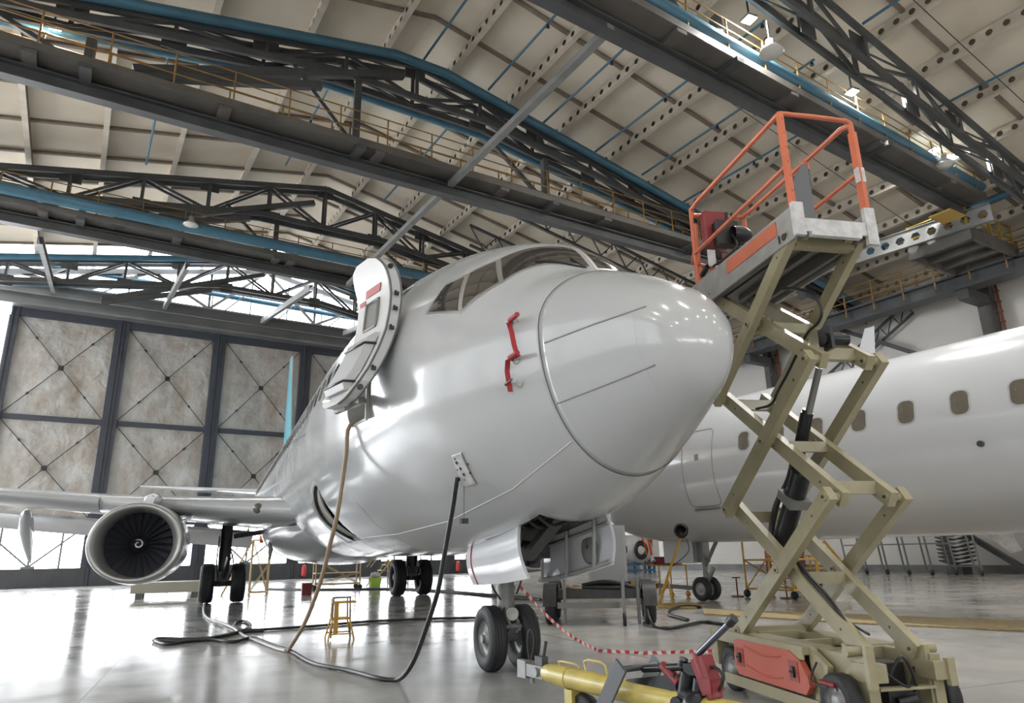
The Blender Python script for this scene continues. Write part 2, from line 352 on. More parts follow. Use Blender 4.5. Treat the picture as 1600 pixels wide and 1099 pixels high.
FAB = fabric_mat(); DOORF = mat('door_frame_blue_grey', (.045, .05, .065), .5, var=.2); SKIRT = mat('door_skirt_grey', (.055, .058, .064), .5, var=.3, vscale=1.5); GIRD = mat('door_header_grey', (.13, .13, .125), .5, var=.25, vscale=.8)
LW_ = 5.3; AL = -7.95
for n in range(8):
    a0 = AL+n*LW_; a1 = min(a0+LW_, A1-.1); b = B1-.1
    fr = MB()
    fr.hbox(a0, a0+.36, b-.25, b+.1, 0, 14.6); fr.hbox(a1-.36, a1, b-.25, b+.1, 0, 14.6); fr.hbox(a0, a1, b-.2, b+.1, 14.15, 14.65)
    fr.hbox(a0, a1, b-.15, b+.1, 8.5, 8.78); fr.hbox(a0, a1, b-.15, b+.1, 3.15, 3.5)
    fr.hbox(a0+.05, a0+.12, b-.3, b-.25, 0, 14.6); fr.hbox(a1-.12, a1-.05, b-.3, b-.25, 0, 14.6)
    d = struct('door_%d' % (n+1), fr, DOORF)
    sk = MB(); sk.hbox(a0, a1, b-.3, b+.1, 0.0, .93); sk.build('skirt_panel', SKIRT, d)
    for z0, z1 in ((3.5, 8.5), (8.78, 14.15)):
        ai, ao = a0+.36, a1-.36; rnd = random.Random(n*7+int(z0))
        P = []
        for i in range(17):
            row = []
            for j in range(17):
                u, v = i/16, j/16; e = min(u, 1-u, v, 1-v)
                row.append(H(ai+(ao-ai)*u, b-.02+.05*math.sin(9*u+3*v+n)*min(1, e*6)+.035*math.sin(17*v-7*u+z0)*min(1, e*6), z0+(z1-z0)*v))
            P.append(row)
        fp = MB().slab(P, HB*.05); fp.build('fabric_panel', FAB, d)
        cx, cz = (ai+ao)/2, (z0+z1)/2
        for sx in (-1, 1):
            for sz in (-1, 1):
                r = MB(); p = H(cx, b-.14, cz); q = H(cx+sx*(ao-ai)/2, b-.14, cz+sz*(z1-z0)/2)
                r.tube(p, q, .022, n=6); mm = p+(q-p)*.55; r.beam(mm, mm+(q-p)*.045, .09, .09)
                if sx == -1 and sz == -1: r.hbox(cx-.13, cx+.13, b-.2, b-.12, cz-.13, cz+.13)
                r.build('brace_rod', BLACK, d)
    gz = MB()
    for k in range(1, 4): gz.hbox(a0+LW_*k/4-.05, a0+LW_*k/4+.05, b-.08, b+.02, .93, 3.15)
    gz.beam(H(a0+.3, b-.06, 3.1), H((a0+a1)/2, b-.06, 1.0), .09, .09); gz.beam(H(a1-.3, b-.06, 3.1), H((a0+a1)/2, b-.06, 1.0), .09, .09); gz.hbox((a0+a1)/2-.3, (a0+a1)/2+.3, b-.1, b, .93, 1.05)
    gz.build('glazing_bar', STEELGR, d)
# side bay left of the doors: thin mullioned glazing
g = MB()
for k in range(12): g.hbox(AL-1.2*k-.09, AL-1.2*k, B1-.1, B1, .93, 14.2)
g.hbox(A0, AL, B1-.3, B1+.1, 0, .93); g.hbox(A0, AL, B1-.1, B1, 7.5, 7.7)
for k in range(3):
    ac = -9.35-4.9*k
    g.beam(H(ac, B1-.12, 1.0), H(ac+2.3, B1-.12, 3.2), .05, .05); g.beam(H(ac, B1-.12, 1.0), H(ac-2.3, B1-.12, 3.2), .05, .05)
struct('window_1', g, STEELGR)
# header girder with ledges
g = MB()
g.hbox(A0, A1, B1-.8, B1+.2, 14.75, 15.9); g.hbox(A0, A1, B1-1.0, B1+.2, 14.6, 14.72); g.hbox(A0, A1, B1-.95, B1-.8, 15.25, 15.32); g.hbox(A0, A1, B1-1.05, B1-.7, 15.86, 15.95)
struct('trim_2', g, GIRD)
# clerestory mullions and the gable beam on top
g = MB()
for k in range(24): g.hbox(-21+2.3*k-.04, -21+2.3*k+.04, B1, B1+.08, 15.9, zroof(-21+2.3*k))
g.hbox(A0, A1, B1, B1+.06, 17.3, 17.36)
struct('window_2', g, STEELGR)
# truss of the door portal, against the bright clerestory
t = thing('portal_truss', 'dark lattice truss standing on the door header in front of the bright clerestory', 'truss', H(5, 40.6, 15.9))
b = 40.5; n = 16; xs = [-21+52*k/n for k in range(n+1)]
def zt(a): return zroof(a)-.75
m = MB()
for k in range(n):
    m.beam(H(xs[k], b, zt(xs[k])), H(xs[k+1], b, zt(xs[k+1])), .3, .3)
m.build('top_chord', STEELDK, t)
m = MB(); m.tube(H(-21, b+.1, 17.3), H(31, b+.1, 16.6), .16, n=10); m.build('blue_pipe', BLUE, t)
for k in range(n):
    z0 = 15.95
    pa, pb = (H(xs[k], b, z0), H(xs[k+1], b, zt(xs[k+1]))) if k % 2 else (H(xs[k], b, zt(xs[k])), H(xs[k+1], b, z0))
    MB().beam(pa, pb, .12, .16).build('diagonal_brace', STEELBR, t)
    if k % 2: MB().beam(H(xs[k], b+.2, z0), H(xs[k], b+.2, zt(xs[k])), .2, .14).build('vertical_post', STEELDK, t)
    MB().tube(H(xs[k]+.9, b-.2, z0), H(xs[k]+2.2, b-.2, z0+1.2+.3*math.sin(k)), .045, n=6).build('thin_tie', STEELBR, t)
# pale struts from the door header up to the crane girder
for i, (a, lab) in enumerate(((-6.2, 'pale strut at the far left under the crane girder'), (-.67, 'second pale strut between door header and crane girder'), (4.9, 'third pale strut left of the open aircraft door'), (10.2, 'pale strut partly behind the open aircraft door'))):
    tag(MB().chan(H(a, 40.3, 15.6), H(a-.1, 28.9, 13.9), .18, .34, .03).build('header_strut', STEELGR), lab, 'strut')
# ---- main roof trusses with blue pipes
def truss(b, label, lo=-21.5, hi=31.5, pipes=True, dt=0., db=0.):
    t = thing('roof_truss', label, 'truss', H(RIDGE, b, 17.0)); N_ = 20
    xs = [lo+(hi-lo)*k/N_ for k in range(N_+1)]
    zt = lambda a: zroof(a)-.85-dt
    zb = lambda a: 17.25+db-.155*max(3, abs(a-RIDGE))
    for nm, zf, off, wd, m_ in (('top_chord', zt, 0, .26, STEELDK), ('bottom_chord', zb, 0, .3, STEELDK)):
        m = MB()
        for s in (-1, 1):
            P = [lo, RIDGE, hi] if nm == 'top_chord' else [lo, RIDGE-3, RIDGE+3, hi]
            for i in range(len(P)-1): m.beam(H(P[i], b+s*.28, zf(P[i])), H(P[i+1], b+s*.28, zf(P[i+1])), .12, .24)
        for k in range(N_): m.beam(H(xs[k], b-.28*(1 if k % 2 else -1), zf(xs[k])), H(xs[k+1], b+.28*(1 if k % 2 else -1), zf(xs[k+1])), .05, .05)
        m.build(nm, m_, t)
    if pipes:
        m = MB(); m.path([H(a, b-.55, zt(a)+.1) for a in (lo, RIDGE-1, RIDGE+1, hi)], .17, n=12, sub=1); m.build('blue_pipe', BLUE, t)
        m = MB(); m.path([H(a, b+.75, zb(a)+.15) for a in (lo, RIDGE-3.2, RIDGE+3.2, hi)], .17, n=12, sub=1); m.build('blue_pipe', BLUE, t)
    for k in range(N_+1):
        a = xs[k]; m = MB()
        m.beam(H(a, b-.2, zb(a)), H(a, b-.2, zt(a)), .1, .12); m.beam(H(a, b+.2, zb(a)), H(a, b+.2, zt(a)), .1, .12)
        if k % 2: m.hbox(a-.35, a+.35, b-.02, b+.02, zb(a)-.25, zb(a)+.35)
        else: m.hbox(a-.4, a+.4, b-.02, b+.02, zt(a)-.4, zt(a)+.2)
        m.build('vertical_post', STEELDK, t)
        if k < N_:
            a2 = xs[k+1]; s = (k % 2 == 0)
            m = MB()
            for off in (-.2, .2): m.beam(H(a, b+off, zb(a) if s else zt(a)), H(a2, b+off, zt(a2) if s else zb(a2)), .08, .11)
            m.build('diagonal_brace', STEELDK, t)
    # long level struts from the crane girder hangers up to the ridge
    for (p, q) in (((-3.9, 14.9), (RIDGE-.6, 17.95)), ((-3.9, 14.7), (RIDGE-3.5, 16.4))):
        MB().beam(H(p[0], b-.3, p[1]), H(q[0], b-.3, q[1]), .22, .26).build('ridge_strut', STEELDK, t)
    return t
TB = [(6.6, 'dark roof truss nearest the camera, without pipes, above the orange lift platform'), (17.2, 'dark gabled roof truss with blue pipes crossing above the aircraft nose'), (28.2, 'third roof truss, above the open aircraft door and in front of the door portal'), (38.7, 'farthest roof truss, a dark lattice against the bright glazing above the hangar doors')]
for b, lab in TB: truss(b, lab, pipes=b in (17.2, 38.7), dt=.28 if b == 17.2 else 0, db=.45 if b == 17.2 else 0)
# lattice running along the ridge side at the top of the picture (dark angle truss with lamps)
# ---- crane girders with walkway rails, hung under the trusses
def girder(e0, e1, z, label, pipe=None, pr=.2):
    (a0, b0), (a1, b1) = e0, e1; t = thing('crane_girder', label, 'girder', H((a0+a1)/2, (b0+b1)/2, z))
    P = lambda f, db, dz: H(a0+(a1-a0)*f, b0+(b1-b0)*f+db, z+dz)
    m = MB(); m.ibeam(P(0, 0, .22), P(1, 0, .22), .34, .44, .05, .03); m.build('runway_beam', STEELDK, t)
    m = MB(); m.beam(P(0, -.25, .62), P(1, -.25, .62), .95, .1); m.beam(P(0, .2, .55), P(1, .2, .55), .1, .3); m.beam(P(0, -.73, .7), P(1, -.73, .7), .05, .24); m.beam(P(0, .22, .78), P(1, .22, .78), .05, .2)
    L = abs(a1-a0); k = 0
    while k*4.9 < L:
        f = k*4.9/L; m.beam(P(f, -.75, .5), P(f, .25, .5), .35, .12); k += 1
    m.build('walkway_deck', STEELBR, t)
    for s in (-.72, .24):
        m = MB()
        for h in (.35, .7, 1.05): m.tube(P(0, s, .8+h), P(1, s, .8+h), .022, n=6)
        k = 0
        while k*1.65 < L: m.tube(P(k*1.65/L, s, .7), P(k*1.65/L, s, 1.86), .028, n=6); k += 1
        m.build('guard_rail', RAILY, t)
    if pipe:
        m = MB(); m.tube(P(0, pipe[0], pipe[1]), P(1, pipe[0], pipe[1]), pr, n=16); m.build('blue_pipe', BLUE, t)
    k = 0
    while k*7.8 < L:
        f = (k*7.8+.4)/L
        if f < 1:
            m = MB(); zz = zroof(a0+(a1-a0)*f)-2.2
            m.beam(P(f, -.2, .7), P(f, -.2, zz-z), .3, .22); m.beam(P(f, -.2, .75), P(f-2.4/L, -.2, zz-z), .12, .14)
            m.beam(P(f, -.9, .45), P(f, .45, .45), .3, .16); m.build('hanger', STEELDK, t)
        k += 1
    return t
girder((-21, 7.0), (25.9, 8.75), 14.0, 'crane girder with blue pipe crossing the top right above the lift platform', pipe=(-.6, 1.15), pr=.2)
girder((-21, 17.2), (29, 17.2), 13.75, 'long crane girder with ochre rails crossing from upper left to behind the cockpit')
girder((-21, 28.2), (29, 28.8), 14.15, 'crane girder with blue pipe just above the hangar door header', pipe=(-1.0, 1.0), pr=.24)
# tie bars between the girders
for lab, p, q in (('grey tie bar between the two nearer crane girders', (6.4, 7.9), (6.4, 17.0)), ('grey tie bar between the two farther crane girders', (6.4, 17.4), (6.4, 28.2))):
    tag(MB().beam(H(*p, 14.15), H(*q, 14.15), .22, .2).build('tie_bar', STEELGR), lab, 'beam')
# sprinkler pipes under the roof
for i, (a, b0, b1) in enumerate(((5.2, 8, 17), (7.8, 8.5, 16.6), (10.4, 8.0, 16.8), (13.0, 8, 17), (15.4, 8, 16.5), (18.0, 8.5, 17), (20.2, 3.6, 7.0), (15.3, 3, 6.2), (-3, 18, 27), (2.5, 18, 26), (7.6, 18.2, 27))):
    z = zroof(a)-.75; m = MB(); m.tube(H(a, b0, z), H(a, b1, z), .045, n=8)
    o = tag(m.build('sprinkler_pipe', BLUE), 'thin blue sprinkler pipe hung below the cream roof panels', 'pipe', 'thin sprinkler pipes below the roof')
    k = MB(); k.tube(H(a, b0+.1, z), H(a, b0+.1, z-.16), .03, .07, n=8); k.tube(H(a, (b0+b1)/2, z), H(a, (b0+b1)/2, z-.16), .03, .07, n=8); k.build('sprinkler_head', BLACK, o)
for a in (8.3, 19.6):
    pass
for b in (11.3, 4.9):
    m = MB(); m.path([H(a, b, zroof(a)-.5) for a in (5.5, 12, 20, 27)], .014, n=5, sub=1)
    tag(m.build('roof_cable', BLACK), 'thin dark cable running down the roof across the purlins', 'cable', 'thin cables under the roof')
# ---- lamps
def square_lamp(p, label, en=800):
    t = thing('floodlight', label, 'lamp', p); p = np.array(p)
    MB().box(p+[0, 0, .06], .34, .34, .08).build('housing', STEELGR, t); MB().box(p+[0, 0, .01], .3, .3, .02).build('lens', LAMPM, t)
    MB().tube(p+[0, 0, .1], p+[0, 0, max(.12, min(.9, zroof(p@HA)-p[2]-.1))], .03, n=6).build('bracket', STEELDK, t)
    L = bpy.data.lights.new('floodlight_light', 'AREA'); L.shape = 'SQUARE'; L.size = .28; L.energy = en; L.color = (1, .98, .94)
    o = bpy.data.objects.new('floodlight_light', L); COL.objects.link(o); o.parent = t; o.location = (0, 0, -.02)
for p, lab in ((H(11.1, 7.2, 15.95), 'glowing square floodlight at the top beside the blue pipe'), (H(16.8, 7.7, 15.95), 'glowing square floodlight in the middle of the right truss'), (H(22.8, 8.2, 15.9), 'glowing square floodlight lowest along the right truss'), (H(-6.0, 17.6, 16.0), 'glowing white lamp above the walkway at the far upper left')): square_lamp(p, lab)
LENSG = mat('lamp_glass_dull', (.55, .54, .5), .25)
def bell(p, label):
    t = thing('bell_lamp', label, 'lamp', p)
    m = MB(); m.lathe([(.06, .45), (.12, .42), (.12, .25), (.3, .1), (.34, 0), (.32, 0)], p, (0, 0, 1), 20); m.build('reflector', ALU, t)
    m = MB(); m.lathe([(.32, .01), (.2, -.06), (0.001, -.08)], p, (0, 0, 1), 20); m.build('lens', LENSG, t)
    MB().tube(np.array(p)+[0, 0, .44], np.array(p)+[0, 0, 1.1], .03, n=6).build('bracket', STEELDK, t)
for p, lab in ((H(11.4, 6.85, 14.7), 'unlit bell lamp below the topmost floodlight'), (H(22.1, 7.65, 14.75), 'unlit bell lamp beside the lowest floodlight'), (H(2.85, 17.8, 14.9), 'unlit bell lamp over the long girder walkway'), (H(-1.0, 27.2, 15.1), 'unlit bell lamp under the far girder'), (H(11.5, 26.4, 14.5), 'unlit bell lamp just right of the open aircraft door')): bell(p, lab)
for i in range(8):
    for b in (-3.5, -11.5):
        a = -16+6.2*i; p = H(a, b, zroof(a)-2.0); square_lamp(p, 'glowing square floodlight hung from the roof behind the camera', 95)
for o in list(COL.objects):
    if o.name.startswith('floodlight') and o.get('label', '').endswith('behind the camera'): o['group'] = 'floodlights on the trusses behind the camera'
# ---- right end: castellated beam, runway along the right wall, platform
t = thing('castellated_beam', 'grey beam with hexagonal holes ending the crane girder on the right', 'beam', H(24, 11, 13.6))
m = MB(); p0 = H(25.35, 7.75, 0); p1 = H(24.2, 15.5, 0); dv = norm(p1-p0); L = np.linalg.norm(p1-p0); zc = 13.75; hh = .36; n = int(L/.62)
nv = np.array([dv[1], -dv[0], 0])*.02
for i in range(n):
    for off in (0, 1):
        q = p0+dv*(i*.62)+nv*off
        hole = [(.31+.19*math.cos(math.pi/3*j), zc+.19*math.sin(math.pi/3*j)) for j in range(6)]
        out = [(.62, zc), (.45, zc+hh), (.17, zc+hh), (0, zc), (.17, zc-hh), (.45, zc-hh)]
        P = [q+dv*u+ZZ*z for u, z in hole]+[q+dv*u+ZZ*z for u, z in out]
        m.add(P, [(j, (j+1) % 6, 6+(j+1) % 6, 6+j) for j in range(6)])
        for (u, s) in ((0, 1), (.62, 1), (0, -1), (.62, -1)):
            u2 = .17 if u == 0 else .45
            m.add([q+dv*u+ZZ*zc, q+dv*u+ZZ*(zc+s*hh), q+dv*u2+ZZ*(zc+s*hh)], [(0, 1, 2)])
for s in (-1, 1): m.beam(p0+ZZ*(zc+s*hh), p1+ZZ*(zc+s*hh), .2, .03)
m.build('web', STEELGR, t, fix=False)
t = thing('wall_runway', 'dark crane runway with ochre rails along the right wall', 'girder', H(29.5, 14, 12.4))
m = MB(); m.hbox(29.2, 29.7, -14, 34, 12.45, 13.0); m.hbox(28.9, 30.4, -14, 34, 12.95, 13.05); m.hbox(29.0, 29.9, -14, 34, 12.35, 12.45); m.build('runway_beam', STEELDK, t)
for aa in (28.95, 30.35):
    m = MB(); b = -13.5
    while b < 34: m.hbox(aa-.03, aa+.03, b-.03, b+.03, 12.6, 14.1); b += 1.5
    for z in (13.4, 13.75, 14.1): m.hbox(aa-.02, aa+.02, -14, 34, z-.02, z+.02)
    m.build('guard_rail', RAILY, t)
for b in (23.3, 11.1, -1.4): MB().hbox(29.2, 31.4, b-.3, b+.2, 11.9, 12.35).build('bracket', STEELDK, t)
t = thing('maintenance_platform', 'dark steel platform with yellow rails high at the right edge', 'platform', H(27.5, 9.8, 13.05))
m = MB(); m.hbox(25.4, 29.2, 8.7, 11.0, 13.30, 13.40)
for a in (25.4, 26.6, 27.8, 29.0): m.hbox(a, a+.12, 8.7, 11.0, 13.00, 13.30)
m.hbox(25.35, 29.2, 8.6, 8.72, 12.95, 13.50); m.hbox(25.35, 29.2, 11.0, 11.12, 12.95, 13.50); m.hbox(25.3, 25.42, 8.6, 11.12, 12.95, 13.50); m.build('deck', STEELBR, t)
YR = mat('platform_yellow_rail', (.42, .29, .05), .5, var=.3)
m = MB()
for a, b in ((25.4, 8.7), (25.4, 11.), (27.3, 8.7), (29.1, 8.7), (25.4, 9.8), (28.2, 8.7)): m.hbox(a-.05, a+.05, b-.05, b+.05, 13.15, 14.45)
for z in (13.85, 14.40): m.hbox(25.38, 25.44, 8.7, 11, z, z+.05); m.hbox(25.4, 29.1, 8.68, 8.74, z, z+.05)
m.build('guard_rail', YR, t)
tag(MB().hbox(23.3, 24.4, 8.3, 9.1, 13.55, 13.62).build('crane_sign_plate', mat('ochre_plate', (.42, .27, .06), .6)), 'ochre flat plate hanging at the end of the crane girder', 'plate')
# bundle of lattice and purlins deep behind the lift top
for i, (b, z) in enumerate(((21.5, 15.2), (25, 15.0))):
    t = thing('side_lattice', 'dark lattice bracing between trusses seen %s the lift arms' % ('right beside', 'deeper behind')[i], 'truss', H(22+i, b, z))
    m = MB()
    for k in range(9):
        a = 11.5+1.6*k; z0_, z1_ = zroof(a)-.9-.3*i, zroof(a+1.6)-.9-.3*i; m.beam(H(a, b, z0_), H(a+1.6, b, z1_), .12, .12); m.beam(H(a, b, z0_), H(a+.8, b+.1, z0_-1.1), .06, .06); m.beam(H(a+1.6, b, z1_), H(a+.8, b+.1, z0_-1.1), .06, .06)
    m.beam(H(11.5, b, zroof(11.5)-2.0-.3*i), H(25.9, b, zroof(25.9)-2.0-.3*i), .12, .12); m.build('lattice', STEELDK, t)
for i, (b, z) in enumerate(((12.9, 14.7), (20.0, 14.4))):
    m = MB(); m.tube(H(27.0-.0*i, b-7, z+.3), H(27.0, b+7, z), .17, n=12)
    tag(m.build('blue_wall_pipe', BLUE), ['blue pipe running along the right side behind the hexagon-holed beam', 'blue pipe along the right side farther back above the runway'][i], 'pipe')
# ================================================================ FRONT AIRCRAFT
K5 = np.array([0.0, 0.03, 0.1, 0.25, 0.5, 1.0, 1.55, 1.87, 2.25, 2.8, 3.6, 5.0, 6.5, 8.0])
T5 = np.array([[2.7155, 2.8753, 2.9838, 3.1555, 3.3157, 3.5873, 3.8017, 4.1404, 4.3962, 4.6162, 4.8606, 5.1039, 5.2145, 5.2392], [2.6715, 2.5188, 2.3879, 2.2777, 2.1481, 1.9107, 1.7012, 1.6097, 1.5305, 1.4422, 1.3416, 1.2509, 1.2363, 1.2361], [0.0026, 0.1602, 0.2842, 0.385, 0.486, 0.727, 0.9701, 1.1031, 1.2526, 1.4318, 1.6294, 1.8327, 1.8927, 1.9165], [2.687, 2.7021, 2.7484, 2.8411, 2.9418, 3.015, 3.0501, 3.0428, 3.0363, 3.0447, 3.0833, 3.1589, 3.2037, 3.2087]])
T5[:2, 0] = 2.70; T5[2, 0] = 0; T5[3, 0] = 2.70
T5[2] = [0, .150, .262, .385, .53, .755, .975, 1.1031, 1.2426, 1.4218, 1.6094, 1.8027, 1.885, 1.9165]
U5 = np.sqrt(K5); DU = np.diff(U5)
def _pch(t, kink=None):
    d = np.diff(t)/DU; m = np.zeros(len(t)); m[0] = d[0]; m[-1] = 0
    for i in range(1, len(t)-1):
        m[i] = 0 if d[i-1]*d[i] <= 0 else 2*d[i-1]*d[i]/(d[i-1]+d[i])
    return m
MS = [_pch(t) for t in T5]
def itp(k, y):
    u = math.sqrt(min(max(y, 0), 8.)); i = min(int(np.searchsorted(U5, u, side='right'))-1, len(U5)-2); h = DU[i]; s = (u-U5[i])/h; t = T5[k]
    m0, m1 = MS[k][i], MS[k][i+1]
    if k == 0 and i == 5: m1 = (t[6]-t[5])/h*.9
    if k == 0 and i == 6: m0 = (t[7]-t[6])/h*1.0
    return t[i]*(2*s**3-3*s*s+1)+h*m0*(s**3-2*s*s+s)+t[i+1]*(3*s*s-2*s**3)+h*m1*(s**3-s*s)
def tabs(y):
    T, B, W_, Z_ = [itp(k, y) for k in range(4)]
    if y > 26.5:
        f = (y-26.5)/12.0; g = 1-f**1.7; T = T-.25*f*f; B = B+(4.35-B)*f**1.35; W_ = max(.12, W_*g); Z_ = (T+B)/2+.1*(1-f)
    return T, B, W_, Z_
def surf(y, th, off=0.):
    T, B, W_, Z_ = tabs(y); s = math.sin(th); h = T-Z_ if s > 0 else Z_-B
    p = np.array([W_*math.cos(th), y, Z_+s*h])
    if off: n = norm([math.cos(th)/max(W_, .05), 0, s/max(h, .05)]); p = p+n*off
    return p
def thz(y, z, side=-1):      # angle on the starboard side at height z
    T, B, W_, Z_ = tabs(y); h = T-Z_ if z > Z_ else Z_-B
    return math.pi-math.asin(max(-1, min(1, (z-Z_)/h))) if side < 0 else math.asin(max(-1, min(1, (z-Z_)/h)))
def Ff(P):
    T, B, W_, Z_ = tabs(max(P[1], 0)); dz = P[2]-Z_; h = T-Z_ if dz > 0 else Z_-B
    if P[1] < 0: return 1.
    return math.hypot(P[0]/(W_+1e-4), dz/(h+1e-4))-1
def hit(px, py, off=0., t0=3.0):
    d = ray(px, py); t = t0; last = t0
    while t < 30:
        if Ff(CP+d*t) < 0:
            lo, hi = last, t
            for _ in range(18):
                m = (lo+hi)/2
                if Ff(CP+d*m) < 0: hi = m
                else: lo = m
            return snap(CP+d*hi, off)
        last = t; t += .03
    return None
def snap(P, off=0.):
    T, B, W_, Z_ = tabs(P[1]); dz = P[2]-Z_; h = T-Z_ if dz > 0 else Z_-B; th = math.atan2(dz/h, P[0]/W_); return surf(P[1], th, off)
def vplane(p, q):
    p = np.array(p, float); q = np.array(q, float); n = norm(np.cross(q-p, ZZ)); return lambda px, py: onpl(px, py, n, n@p)
PLANE = thing('passenger_airplane', 'large white airliner facing the camera with its front service door open and nose gear down', 'airplane', (0, 18, 0))
NT = 112
def shell(ys, cap0=True, cap1=True):
    m = MB(); R_ = [[surf(y, 2*math.pi*k/NT) for k in range(NT)] for y in ys]; vs = [p for r in R_ for p in r]
    fs = [(i*NT+k, i*NT+(k+1) % NT, (i+1)*NT+(k+1) % NT, (i+1)*NT+k) for i in range(len(ys)-1) for k in range(NT)]
    n0 = len(vs); extra = []
    if cap0: fs.append(tuple(range(NT))[::-1])
    if cap1: fs.append(tuple((len(ys)-1)*NT+k for k in range(NT)))
    m.add(vs, fs, True)
    for i in range(len(fs)):
        if len(fs[i]) > 4: m.s[i] = False
    return m
YR_ = 1.162
ys = [(.002+(math.sqrt(YR_)-.002)*k/40)**2 for k in range(41)]
rad = shell(ys, True, True)
rado = rad.build('radome', WHITE, PLANE)
ysf = [YR_+.006]+[1.2+.07*k for k in range(int((8-1.2)/.07)+1)]+[8+k*.75 for k in range(1, 25)]+[26.5+12*(k/14) for k in range(15)]
ysf = sorted(set(round(y, 4) for y in ysf))
fus = shell(ysf, True, True).build('fuselage', [WHITE, BELLYGREY], PLANE)
def cut(obj, cutters):
    for ci, cm in enumerate(cutters):
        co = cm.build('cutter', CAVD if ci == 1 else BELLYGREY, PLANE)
        md = obj.modifiers.new('b', 'BOOLEAN'); md.object = co; md.operation = 'DIFFERENCE'; md.solver = 'EXACT'; md.material_mode = 'TRANSFER'
        dg = bpy.context.evaluated_depsgraph_get(); ev = obj.evaluated_get(dg); nm = bpy.data.meshes.new_from_object(ev)
        obj.modifiers.clear(); old = obj.data; obj.data = nm; bpy.data.meshes.remove(old)
        me = co.data; bpy.data.objects.remove(co); bpy.data.meshes.remove(me)
        if len(nm.polygons) == 0: print('BOOLEAN FAILED')
def rrect(y0, y1, z0, z1, r, n=5):
    P = []
    for cy, cz, a0 in ((y1-r, z1-r, 0), (y0+r, z1-r, 90), (y0+r, z0+r, 180), (y1-r, z0+r, 270)):
        for k in range(n+1): a = math.radians(a0+90*k/n); P.append((cy+r*math.cos(a), cz+r*math.sin(a)))
    return P
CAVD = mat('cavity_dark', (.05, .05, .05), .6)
c1 = MB().prism([(-2.3, y, z) for y, z in rrect(3.97, 4.78, 2.78, 4.45, .14)], (1.25, 0, 0))
c2 = MB()
P = []
cc = []
for k in range(13):
    z = 2.36-.98*k/12; bulge = 1.25*math.sin(math.pi*(k+.2)/12.4)**.7; cc.append((7.85, z)); P.append((7.85+.12+bulge, z))
poly = cc+P[::-1]
c2.prism([(-2.2, y, z) for y, z in poly], (1.25, 0, 0))
c3 = MB().hexa([(-.36, 2.25, 1.0), (.36, 2.25, 1.0), (.36, 4.35, 1.0), (-.36, 4.35, 1.0), (-.36, 2.25, 2.3), (.36, 2.25, 2.3), (.36, 4.35, 2.3), (-.36, 4.35, 2.3)])
cut(fus, [c1, c2, c3])
# door surround inside: galley wall and latch posts
m = MB(); m.box((-1.25, 4.0, 3.5), .9, .06, 1.5); m.box((-1.1, 4.72, 3.5), .8, .08, 1.5); m.box((-1.62, 4.0, 2.98), .05, .07, .1); m.box((-1.62, 4.0, 3.2), .06, .07, .12)
m.build('door_surround', mat('warm_grey_lining', (.42, .40, .37), .5), PLANE)
m = MB(); P = []
for k in range(17):
    z = 2.33-.93*k/16; w_ = 1.37*math.sin(math.pi*(k+.3)/16.6)**.7; P.append([surf(7.95+w_*u, thz(7.95+w_*u, z), -.05) for u in (.5, .75, 1.0)])
m.slab(P, (.03, 0, 0))
for k in ():
    z = 0
    w_ = .85*math.sin(math.pi*(k+.5)/10)**.7; m.box(surf(7.97+w_*.72, thz(8.1, z))+[.06, 0, .0], .05, w_*.5, .10)
if not m.v: pass
cdo = m.build('cargo_door', mat('cargo_door_frame', (.40, .40, .36), .4, .3), PLANE); cdo['label'] = 'grey frame of the slightly opened cargo door'
# seams, strips and a painted reflection on the skin
def skin_path(name, pix, r, m_, off=.001, n=10, parent=PLANE, sub=3):
    P = []
    for (a, b) in zip(pix[:-1], pix[1:]):
        for k in range(n):
            q = hit(a[0]+(b[0]-a[0])*k/n, a[1]+(b[1]-a[1])*k/n, off)
            if q is not None: P.append(q)
    q = hit(*pix[-1], off)
    if q is not None: P.append(q)
    return MB().path(P, r, n=6, sub=1).build(name, m_, parent)
m = MB(); ring = [surf(YR_+.003, 2*math.pi*k/96, -.001) for k in range(97)]; m.path(ring, .0045, n=5, sub=1); m.build('radome_seam', DARKLINE, PLANE)
STRIP = mat('strip_grey', (.34, .34, .33), .45, .3)
for q in (((851, 536), (930, 506), (1010, 479)), ((869, 631), (950, 600), (1024, 570))):
    skin_path('lightning_strip', q, .007, STRIP, .003, parent=rado)
skin_path('belly_reflection', ((566, 841), (620, 835), (700, 815), (800, 765), (893, 690)), .0035, mat('light_line', (.75, .75, .75), .4), .002)  # reflection of a floor line, put in as a pale raised line
for q in (((548, 680), (556, 715), (580, 750), (640, 790), (690, 800)), ((557, 785), (590, 822), (640, 853)), ((700, 690), (704, 660), (706, 620)), ((640, 690), (700, 680), (760, 690), (800, 700))):
    pass
skin_path('panel_seam', ((557, 785), (590, 822), (640, 853)), .0025, mat('seam_mid', (.25, .25, .25), .5), 0)
# nose: second faint ring
m = MB(); m.path([surf(.33, 2*math.pi*k/60, -.0005) for k in range(61)], .0018, n=4, sub=1); m.build('nose_seam', mat('seam_faint', (.4, .4, .41), .4), rado)
